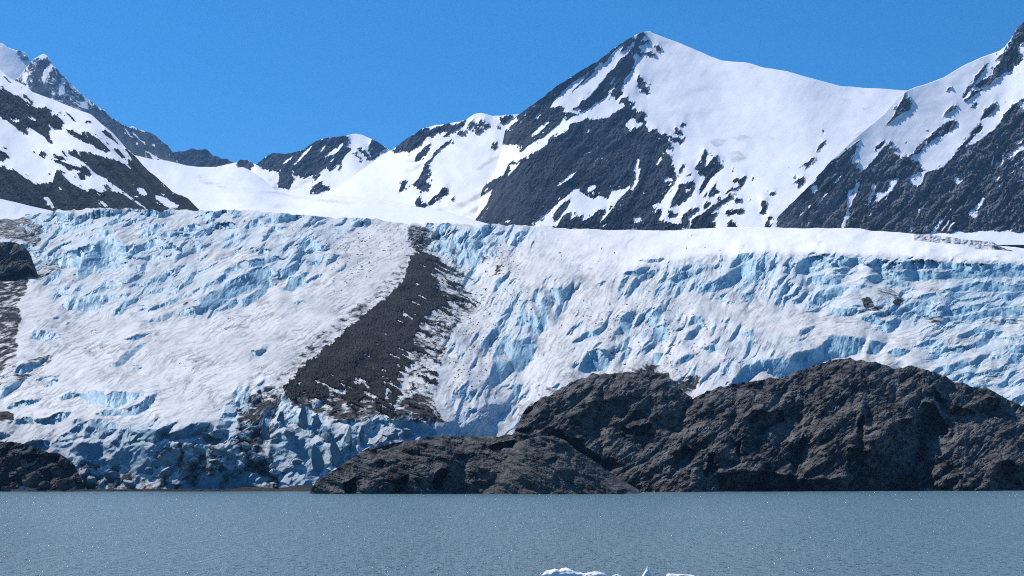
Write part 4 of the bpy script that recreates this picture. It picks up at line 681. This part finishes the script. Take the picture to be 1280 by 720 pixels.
# ------------------------------------------------------------------ shore rocks
def outcrop(name, label, mat, x0, x1, top, bot, rows, Dbot, depth, walls=(), dx=.8, jag=2.0, seed=1, amp=1.0, back=60, pw=1.0, cat='rock outcrop', strata=.6, lobes=(), rnd=.0, recess=10.0, keep_below=None):
    tc = curve(top)
    tj = lambda x: tc(x) - jag * (fbm(x / 11, x * 0, 4, seed + 3) + .5 * fbm(x / 40, x * 0, 2, seed + 4))
    PX, Y, T = sheet(x0, x1, tj, bot, rows, dx)
    db = curve(Dbot)(PX) if isinstance(Dbot, list) else Dbot; dp = curve(depth)(PX) if isinstance(depth, list) else depth
    D0 = db + dp * T ** pw
    ms = Mask(x0 - 5, x1 + 5, 430, 625, 2)
    for fr, ps in walls: ms.many(fr, ps)
    ms.blur(2)
    wx = 4 * fbm(PX / 18, Y / 14, 4, seed + 5); wy = 3 * fbm(PX / 18, Y / 14, 4, seed + 6)
    w = sstep(.2, .7, ms.at(PX + wx, Y + wy))
    # ledges and rounded backs, tilted with the bedding
    b = Y + strata * PX
    led = fbm(PX / 55, b / 16, 5, seed + 11, .6)
    s = 1.15 + 1.1 * led + .5 * fbm(PX / 12, b / 5, 3, seed + 12)
    s = np.clip(s, -.4, 3) * (1 - w) - .9 * w
    D = relief(D0, s, .08, 30)
    D = D + recess * w                                  # overhung hollows
    g = np.abs(np.gradient(D0, axis=0)).mean() + np.abs(np.gradient(D0, axis=0)) * .3
    if lobes:                                           # big ice-rounded backs with clefts between them
        B = np.zeros_like(PX); qx = PX + 7 * fbm(PX / 30, Y / 30, 3, seed + 31); qy = Y + 6 * fbm(PX / 30, Y / 30, 3, seed + 32)
        for (lx, ly, rx, ry, A) in lobes:
            B = np.maximum(B, A * np.sqrt(np.clip(1 - ((qx - lx) / rx) ** 2 - ((qy - ly) / ry) ** 2, 0, 1)))
        D = D - B
    f1, f2, cid = worley(PX / 34 + .25 * fbm(PX / 25, Y / 25, 2, seed + 20), b / 26, seed + 21)
    f3, f4, cid2 = worley(PX / 12, b / 9, seed + 22)
    D = D - 1.7 * amp * g * (11 * (ridged(PX / 60, b / 38, 5, seed + 13, .58) - .5) + 7.5 * np.minimum(f2 - f1, .5) + 4 * (cid - .5) * sstep(0, .25, f2 - f1) + 1.9 * np.minimum(f4 - f3, .5) + 1.6 * (cid2 - .5)
                       + 2.0 * fbm(PX / 10, b / 6, 5, seed + 15, .68) + 1.3 * (ridged(PX / 4.5, b / 2.6, 3, seed + 16, .6) - .5))
    if rnd: D = D + rnd * (2 * np.abs((PX - (x0 + x1) / 2) / (x1 - x0))) ** 2.5
    V = np.stack(world(PX, Y, D), -1)
    V, n = close_back(V, back, back * .7)
    o = grid_mesh(name, V, mat, {}, smooth=False)
    return tag(o, label, cat, kind='thing')
M6 = (590, 440, 4); M7 = (840, 440, 4); M8 = (1060, 440, 4)
outcrop('rock_outcrop', 'tall dark rock massif at right, its crest against the blue ice', M['head'], 700, 1440,
        [(700, 624), (720, 612), (740, 600), (780, 568), (810, 542), (840, 514), (860, 500), (880, 491), (905, 483), (935, 477), (955, 474), (985, 470), (1000, 463), (1020, 455), (1045, 449), (1060, 449), (1080, 450), (1100, 455), (1120, 460), (1135, 458), (1150, 459), (1170, 467), (1190, 476), (1210, 481), (1225, 484), (1240, 488), (1252, 496), (1265, 502), (1280, 508), (1330, 530), (1400, 570), (1440, 600)],
        [(700, 626), (1440, 618)], 230, [(700, 540), (800, 566), (1000, 594), (1280, 630), (1440, 640)], [(700, 20), (800, 66), (1000, 118), (1440, 120)],
        [(M7, [[(400, 290), (470, 300), (560, 288), (562, 340), (500, 372), (450, 412), (398, 402), (378, 340)], [(228, 610), (330, 598), (450, 598), (622, 620), (622, 692), (240, 697)], [(598, 472), (650, 418), (690, 328), (702, 268), (662, 402), (667, 450), (622, 602), (598, 562)], [(0, 512), (60, 468), (100, 488), (20, 572)], [(640, 640), (952, 640), (952, 692), (640, 692)], [(160, 600), (200, 500), (215, 520), (180, 640)], [(320, 500), (330, 440), (350, 440), (340, 540)], [(920, 350), (950, 300), (960, 460), (930, 470)]]),
         (M8, [[(0, 480), (100, 500), (200, 400), (270, 330), (330, 340), (380, 248), (430, 268), (502, 380), (492, 412), (370, 412), (377, 540), (342, 562), (347, 695), (0, 695)], [(438, 182), (492, 252), (440, 242)], [(638, 292), (700, 228), (762, 240), (740, 282), (660, 312)], [(738, 562), (800, 538), (862, 580), (862, 672), (720, 642)], [(480, 300), (560, 280), (640, 300), (560, 320)], [(860, 560), (1100, 500), (1100, 680), (880, 680)]])],
        seed=201, lobes=[(1072, 540, 78, 92, 24), (1228, 568, 74, 64, 20), (925, 545, 80, 62, 18), (975, 592, 44, 36, 13), (858, 582, 48, 50, 13), (1140, 478, 62, 28, 12), (1012, 490, 60, 34, 13), (1040, 600, 50, 20, 14), (1200, 500, 60, 30, 12), (1300, 560, 50, 60, 16), (800, 596, 40, 26, 9)], amp=.8, jag=2.6, strata=.55)
outcrop('rock_outcrop', 'ragged dark rock slope rising behind the smooth grey rock hump', M['head'], 575, 900,
        [(575, 575), (600, 552), (640, 543), (652, 520), (660, 508), (672, 501), (690, 492), (710, 480), (740, 468), (770, 466), (800, 465), (815, 467), (828, 470), (838, 476), (848, 484), (865, 498), (885, 515), (900, 540)],
        [(575, 626), (900, 626)], 200, 590, [(575, 15), (650, 46), (750, 68), (900, 75)],
        [(M6, [[(378, 402), (440, 388), (480, 428), (540, 438), (562, 480), (642, 518), (642, 558), (580, 532), (500, 482), (450, 442), (390, 432)], [(798, 382), (900, 358), (882, 402), (820, 422)], [(258, 292), (330, 218), (372, 188), (332, 252), (280, 312)], [(740, 330), (760, 370), (800, 400), (800, 420), (760, 400)], [(650, 550), (700, 520), (720, 560), (800, 640), (800, 670), (700, 620)], [(200, 400), (300, 370), (280, 400)]])],
        seed=231, lobes=[(690, 528, 58, 46, 14), (762, 498, 66, 34, 12), (790, 556, 54, 42, 14), (735, 560, 40, 30, 10), (830, 505, 40, 30, 10)], amp=.75, jag=2.6, strata=.5)
outcrop('rock_outcrop', 'low dark rock point with layered surface reaching left into the lake', M['head'], 380, 760,
        [(380, 622), (388, 614), (392, 606), (400, 597), (420, 587), (440, 572), (460, 560), (480, 556), (500, 553), (530, 547), (560, 544), (590, 546), (620, 545), (650, 543), (680, 546), (720, 566), (745, 600), (760, 618)],
        [(380, 626), (760, 626)], 120, 506, [(380, 8), (450, 24), (600, 36), (760, 30)],
        [(M6, [[(78, 472), (220, 438), (202, 472), (100, 492)]]), ((430, 480, 5.14), [[(0, 640), (60, 600), (80, 690), (0, 700)], [(560, 620), (620, 540), (680, 560), (600, 680)], [(300, 640), (420, 580), (400, 640)]])],
        seed=261, lobes=[(445, 597, 60, 32, 7), (535, 582, 66, 36, 10), (620, 575, 56, 34, 9)], amp=.75, jag=1.6, strata=-.25, back=40)
outcrop('rock_hump', 'smooth grey rounded rock hump at the waterline in front of darker rock', M['hump'], 588, 806,
        [(588, 624), (600, 606), (612, 588), (630, 568), (650, 553), (662, 547), (675, 545), (692, 545), (706, 550), (720, 562), (745, 578), (765, 592), (785, 604), (798, 612), (806, 622)],
        [(588, 627), (806, 627)], 110, 494, 22, [(M6, [[(360, 550), (440, 520), (430, 540), (370, 560)]])], seed=291, recess=2, amp=.6, jag=.8, strata=-.5, back=24, rnd=14, pw=1.4)
outcrop('rock_outcrop', 'black rubbly rocks on the left shore below the glacier', M['edge'], -140, 122,
        [(-140, 560), (-60, 552), (0, 552), (20, 553), (40, 558), (60, 564), (75, 567), (88, 576), (98, 588), (106, 600), (114, 614), (122, 622)],
        [(-140, 622), (122, 622)], 130, 588, 24, [((0, 530, 8), [[(190, 330), (370, 290), (375, 380), (200, 450)], [(310, 560), (400, 540), (400, 640), (300, 640)], [(640, 570), (840, 600), (840, 650), (640, 650)], [(500, 320), (580, 330), (580, 420)]])], seed=321, amp=1.5, jag=2.2, strata=.4, back=16)
outcrop('rock_outcrop', 'black rounded rock island breaking through the ice at the left edge', M['edge'], -110, 48,
        [(-110, 306), (-40, 300), (0, 303), (12, 302.5), (20, 303.5), (30, 308), (37, 316), (40, 324), (44, 334), (48, 345)],
        [(-110, 350), (0, 346), (22, 338), (36, 333), (48, 347)], 70, 1270, 30, [], seed=341, recess=0, amp=1.2, jag=.7, back=60)
# boulders standing at the water's edge
def lumpy(name, loc, size, mat, seed, facets=3, cut=.0, rot=0, sharp=False, parent=None):
    """a broken lump: a ball pushed in by random flat cuts, then roughened"""
    bm = bmesh.new(); bmesh.ops.create_icosphere(bm, subdivisions=4, radius=1)
    r = random.Random(seed)
    planes = []
    for k in range(14):
        nrm = Vector((r.gauss(0, 1), r.gauss(0, 1), r.gauss(0, .8))).normalized(); planes.append((nrm, r.uniform(.38, .78)))
    cs_, sn_ = math.cos(rot), math.sin(rot)
    co = np.array([vv.co for vv in bm.verts])
    n3 = .10 * fbm(co[:, 0] * 2.2 + seed, co[:, 1] * 2.2 + co[:, 2] * 1.7, 4, seed) + .04 * fbm(co[:, 0] * 7, co[:, 1] * 7 + co[:, 2] * 6, 3, seed + 5)
    for i, vv in enumerate(bm.verts):
        p = vv.co.copy()
        for nrm, dd in planes:
            e = p.dot(nrm) - dd
            if e > 0: p -= nrm * e * .96
        p *= 1 + float(n3[i])
        if sharp and p.z > 0:
            k = max(.3, 1 - p.z * .7); p.x = p.x * k + .22 * p.z * math.sin(seed); p.y *= k; p.z *= 1.25
        x, y, zz = p.x * size[0], p.y * size[1], p.z * size[2]
        vv.co = (x * cs_ - y * sn_, x * sn_ + y * cs_, zz)
    me = bpy.data.meshes.new(name); bm.to_mesh(me); bm.free()
    me.polygons.foreach_set('use_smooth', np.full(len(me.polygons), not sharp))
    me.materials.append(mat)
    o = bpy.data.objects.new(name, me); COL.objects.link(o); o.location = loc
    if parent: o.parent = parent
    return o
def ice_attr(o, front_shade=.75):  # loose ice carries the same painted front shade in its colour
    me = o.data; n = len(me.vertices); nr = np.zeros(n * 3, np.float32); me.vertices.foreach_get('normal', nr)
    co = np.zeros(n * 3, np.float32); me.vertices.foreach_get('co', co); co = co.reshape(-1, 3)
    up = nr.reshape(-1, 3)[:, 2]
    for k, a in (('snow', up * 0), ('grain', up * 0 + .2), ('zone', up * 0 + .5), ('front_shade', np.full(n, front_shade)), ('wall', sstep(.75, .25, up)), ('dirt', np.clip(.12 + .22 * fbm(co[:, 0] / 2.5, co[:, 1] / 2.5 + co[:, 2], 3, n % 97), 0, .6))):
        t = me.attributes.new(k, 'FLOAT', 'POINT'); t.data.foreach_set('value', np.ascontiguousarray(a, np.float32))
def spot(px, y, D): return Vector(world(px, y, D))
bould = [(8, 611, 9, 5, 584, 'squat black boulder in the shallows at the extreme left edge'), (41, 600, 15, 12, 585, 'big rounded black boulder among the rubble of the left shore'), (58, 608, 12, 7, 583, 'dark boulder right beside the big rounded one on the left shore'),
         (84, 606, 16, 8, 584, 'wide low black boulder at the right end of the left shore rocks'), (26, 588, 12, 9, 588, 'black boulder set high among the left shore rubble'), (70, 590, 10, 7, 588, 'grey boulder near the ice above the left shore rocks'),
         (775, 614, 12, 4.5, 496, 'pale low boulder at the right foot of the smooth grey hump'), (1022, 611.5, 9, 2.6, 606, 'small flat pale rock at the foot of the black cliff'), (1052, 611, 4, 2.2, 612, 'tiny grey stone, left one of a cluster below the massif'),
         (1066, 611, 6, 2.8, 614, 'largest stone in the small cluster below the massif'), (1080, 611, 5, 2.2, 617, 'little stone at the right end of the cluster below the massif'), (1097, 610.8, 3, 1.8, 620, 'lone tiny stone right of the cluster below the massif')]
for i, (px, y, w, h, D_, lab) in enumerate(bould):
    s = D_ / F
    o = lumpy('boulder', spot(px, y, D_), (w * s, w * s * .8, h * s), M['edge'] if px < 200 else M['hump'], 400 + i, rot=i * 1.3)
    tag(o, lab, 'boulder', 'boulders along the waterline', 'thing')
# strip of gravel shore in front of the ice
PXb, Yb, Tb = sheet(-150, 408, [(-150, 610), (0, 611.3), (100, 611.6), (280, 611), (300, 609.5), (320, 606), (345, 602.5), (370, 600.5), (388, 601), (400, 606), (408, 614)], [(-150, 617), (408, 617)], 26, 1.0)
Db = 586 + (4 + 26 * sstep(270, 350, PXb)) * Tb + .5 * fbm(PXb / 5, Yb / 1.5, 4, 55)
Vb = np.stack(world(PXb, Yb, Db), -1); Vb, n = close_back(Vb, 25, 3)
tag(grid_mesh('gravel_shore', Vb, M['beach'], {}), 'narrow strip of dark gravel shore below the ice front', 'shore', kind='structure')

# ------------------------------------------------------------------ loose ice at the glacier front
blocks = [(113, 600, 7, 8, 'pale blue ice block at the right end of the left shore rocks'), (140, 594, 12, 6, 'grey dirty ice slab lying low on the gravel at left'), (161, 604, 11, 6, 'dirty crumbly ice block just above the gravel strip at left'),
          (186, 590, 9, 6, 'small dark faced ice block under the broad blue ice wall'), (207, 590, 12, 8, 'grey ice block beneath the right end of the blue ice wall'), (220, 604, 10, 5, 'low rubble covered ice block on the gravel strip'), (243, 576, 9, 7, 'blue sided ice block among the dirty ice ledges'),
          (268, 577, 15, 4, 'long flat grey ice slab, lowest and widest of the blocks'), (287, 566, 7, 8, 'small pale pointed ice block among dirty ice'), (300, 582, 10, 8, 'bright grey ice block at the end of the flat slab'), (271, 545, 12, 7, 'rounded ice block in the crumbling middle of the ice front'), (303, 545, 9, 8, 'upright ice block in the middle of the ice front, left of the dirty stripe'),
          (322, 574, 13, 7, 'dark blue ice block at the lower left of the serac wall'), (343, 590, 10, 8, 'muddy ice block above the gravel bay'), (342, 604.5, 7, 2.2, 'small white ice chip lying on the gravel bay'), (306, 558, 8, 6, 'squat dirty ice block beside the brown dirt stripe'), (362, 540, 12, 8, 'pale lump of ice in front of the blue serac wall'), (371, 577, 9, 7, 'brown stained ice block at the foot of the serac wall'),
          (487, 545, 13, 8, 'widest pale ice block just above the low rock point'), (508, 540, 12, 8, 'white ice block under the smooth blue wall'), (474, 558, 8, 7, 'small white ice block touching the low rock point')]
for i, (px, y, w, h, lab) in enumerate(blocks):
    D_ = glacier_D(px, min(y + 2, 612)) - 1.5; s = D_ / F
    o = lumpy('ice_block', spot(px, y, D_), (w * s, w * s * .8, h * s), M['block'], 500 + i, rot=i * 1.7)
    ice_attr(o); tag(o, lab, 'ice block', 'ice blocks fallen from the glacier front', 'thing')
seracs = [(420, 566, 10, 24, 'tall pale blue ice spire standing just left of the low rock point'), (436, 552, 8, 17, 'pointed blue ice spire right of the tallest spire'), (379, 530, 10, 22, 'broad pointed ice tower below the moraine tip'), (397, 530, 8, 15, 'narrow ice tower beside the broad one below the moraine'),
          (408, 546, 8, 10, 'shortest ice tower, standing behind the tallest spire'), (331, 545, 9, 20, 'steep narrow ice fin at the left of the serac wall'), (396, 578, 13, 22, 'dark blue ice buttress at the foot of the serac wall'), (352, 525, 9, 14, 'grey pointed ice fin under the gravelly fringe'), (452, 545, 8, 12, 'small blue ice tower above the rock point')]
for i, (px, y, w, h, lab) in enumerate(seracs):
    D_ = glacier_D(px, y) - 1.5; s = D_ / F
    o = lumpy('serac', spot(px, y, D_), (w * s, w * s * .7, h * s), M['block'], 620 + i, rot=i * 2.1, sharp=True)
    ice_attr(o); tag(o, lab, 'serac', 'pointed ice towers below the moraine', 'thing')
# ridge of rubble covered ice on the plateau at the right
PXr, Yr, Tr = sheet(1142, 1266, lambda x: curve([(1120, 293), (1140, 292.5), (1163, 293.5), (1200, 298), (1212, 300), (1240, 302), (1252, 309), (1272, 316), (1300, 319)])(x) - .8 * fbm(x / 7, x * 0, 3, 9), [(1120, 300), (1180, 312), (1200, 314.5), (1250, 318), (1300, 322)], 30, .8)
Dr = 2230 + 90 * Tr + 14 * ridged(PXr / 12, Yr / 8, 4, 97)
Vr = np.stack(world(PXr, Yr, Dr), -1); Vr, n = close_back(Vr, 90, 25)
dr = np.clip(.2 + .26 * fbm(PXr / 8, Yr / 3, 4, 98) + .3 * sstep(.25, .05, Tr) + .3 * sstep(1240, 1260, PXr), 0, 1)
tag(grid_mesh('lateral_moraine', Vr, M['ice'], {'wall': ext(dr * 0, n), 'dirt': ext(dr, n)}), 'low grey ridge of stony ice at the foot of the right cliffs', 'moraine ridge', kind='structure')
# ------------------------------------------------------------------ lake and floating ice
me = bpy.data.meshes.new('lake')
bm = bmesh.new()
xs_ = np.linspace(-900, 900, 41); ys_ = np.concatenate([np.linspace(-150, 150, 13), np.linspace(190, 1000, 19)])
gv = [[bm.verts.new((x, y, 0)) for x in xs_] for y in ys_]
for j in range(len(ys_) - 1):
    for i in range(len(xs_) - 1): bm.faces.new((gv[j][i], gv[j][i + 1], gv[j + 1][i + 1], gv[j + 1][i]))
bm.to_mesh(me); bm.free(); me.materials.append(M['water'])
lake = bpy.data.objects.new('lake', me); COL.objects.link(lake)
tag(lake, 'calm silty blue grey lake with small ripples and sun glints', 'lake', kind='structure')

def berg(px, D_, w, d, h, seed, label, prof):
    """floating ice: a lumpy body under a traced crest line"""
    s = D_ / F
    n, mth = 90, 40
    u = np.linspace(-1, 1, n)[None]; ph = np.linspace(-.35 * np.pi, 1.15 * np.pi, mth)[:, None]
    pr = np.interp(u[0], np.linspace(-1, 1, len(prof)), prof)[None]
    X = u * w * s * np.ones_like(ph); prn = pr * h * s
    taper = np.sqrt(np.clip(1 - np.abs(u) ** 6, 0, 1))
    Yy = -np.cos(ph) * d * taper * (.75 + .25 * np.sin(ph)); Zz = np.where(np.sin(ph) > 0, np.sin(ph) ** .75 * prn, np.sin(ph) * .35) 
    Zz = np.where(np.isnan(Zz), np.sin(ph) * .35, Zz)
    nz = 1 + .16 * fbm(X * 2.2 + seed, Yy * 2.2 + ph * 2, 4, seed)
    V = np.stack([X + .05 * fbm(X * 4, ph * 4 + 0 * X, 2, seed + 3), Yy * nz, Zz * nz - .03], -1)
    wall = sstep(.55, .1, np.sin(ph) + 0 * u) * .55
    o = grid_mesh('ice_floe', V, M['berg'], {'wall': wall, 'dirt': wall * 0, 'snow': 1 - wall * 1.6})
    o.location = ((px - CX) / F * D_, D_, 0)
    return tag(o, label, 'floating ice', 'floating ice pieces near the camera', 'thing')
Y_B = 720 + 4                                         # their waterline lies just under the lower edge of the view
DB = CAMZ * F / (Y_B - HY)
berg(719, DB, 42, .75, 15, 701, 'widest floating ice piece, white hummock with a sloping right end', [.45, .72, .80, .86, .80, .95, .88, .74, .62, .55, .52, .62, .70, .62, .55, .2])
berg(771, DB - .2, 8, .35, 7.5, 702, 'small low floating ice lump just right of the widest piece', [.3, .8, .95, .9, .7, .2])
berg(809, DB + .1, 7, .32, 16, 703, 'narrow pointed spire of floating ice', [.15, .35, .55, .8, 1, .75, .5, .3, .15])
berg(851, DB, 18, .5, 8, 704, 'flat topped floating ice slab at the right of the group', [.85, .92, .88, .9, .86, .84, .8, .72, .6])

# ------------------------------------------------------------------ air, sky, sun, camera
AZ, EL = math.radians(-48), math.radians(49)
sun_dir = Vector((math.sin(AZ) * math.cos(EL), math.cos(AZ) * math.cos(EL), math.sin(EL)))
sl = bpy.data.lights.new('sun', 'SUN'); sl.energy = 4.2; sl.angle = math.radians(.5); sl.color = (1, .955, .89)
so = bpy.data.objects.new('sun', sl); COL.objects.link(so); so.rotation_euler = sun_dir.to_track_quat('Z', 'Y').to_euler(); so.location = (0, 0, 3000)
w = bpy.data.worlds.new('World'); SC.world = w; w.use_nodes = True
t = w.node_tree; t.nodes.clear()
wo = t.nodes.new('ShaderNodeOutputWorld'); bg = t.nodes.new('ShaderNodeBackground'); sky = t.nodes.new('ShaderNodeTexSky')
sky.sky_type = 'NISHITA'; sky.sun_disc = False; sky.sun_elevation = EL; sky.sun_rotation = AZ
sky.altitude = 2500; sky.air_density = 1.0; sky.dust_density = .35; sky.ozone_density = 3.0
hs = t.nodes.new('ShaderNodeHueSaturation'); hs.inputs['Saturation'].default_value = 1.42; hs.inputs['Value'].default_value = 1.0
t.links.new(sky.outputs[0], hs.inputs['Color']); t.links.new(hs.outputs[0], bg.inputs[0]); t.links.new(bg.outputs[0], wo.inputs[0])
bg.inputs[1].default_value = .1
# haze
HB = [(-6000, -300, -60), (6000, 9800, 3200)]
bm = bmesh.new(); bmesh.ops.create_cube(bm, size=1)
for vv in bm.verts: vv.co = [(HB[0][k] + HB[1][k]) / 2 + vv.co[k] * (HB[1][k] - HB[0][k]) for k in range(3)]
me = bpy.data.meshes.new('haze'); bm.to_mesh(me); bm.free()
hm = bpy.data.materials.new('thin_blue_air'); hm.use_nodes = True; hm.node_tree.nodes.clear()
ho = hm.node_tree.nodes.new('ShaderNodeOutputMaterial'); pv = hm.node_tree.nodes.new('ShaderNodeVolumePrincipled')
pv.inputs['Color'].default_value = (.24, .54, 1.0, 1); pv.inputs['Density'].default_value = 4.0e-5; pv.inputs['Anisotropy'].default_value = .1
hm.node_tree.links.new(pv.outputs[0], ho.inputs['Volume'])
me.materials.append(hm); hz = bpy.data.objects.new('haze', me); COL.objects.link(hz); hz['kind'] = 'stuff'
hz['label'] = 'thin blue air fading the far ridges'; hz['category'] = 'haze'

cam = bpy.data.cameras.new('camera'); co_ = bpy.data.objects.new('camera', cam); COL.objects.link(co_)
co_.location = (0, 0, CAMZ); co_.rotation_euler = (math.pi / 2, 0, 0)
cam.sensor_fit = 'HORIZONTAL'; cam.sensor_width = 36; cam.lens = F / 1280 * 36; cam.shift_y = (HY - 360) / 1280
cam.clip_start = .5; cam.clip_end = 40000
SC.camera = co_
SC.render.resolution_x, SC.render.resolution_y = 1024, 576
SC.view_settings.view_transform = 'Standard'; SC.view_settings.look = 'None'; SC.view_settings.gamma = 1; SC.view_settings.exposure = .48
SC.cycles.use_denoising = False; SC.cycles.denoising_prefilter = 'ACCURATE'; SC.cycles.filter_width = 1.1; SC.cycles.volume_bounces = 0; SC.cycles.max_bounces = 6
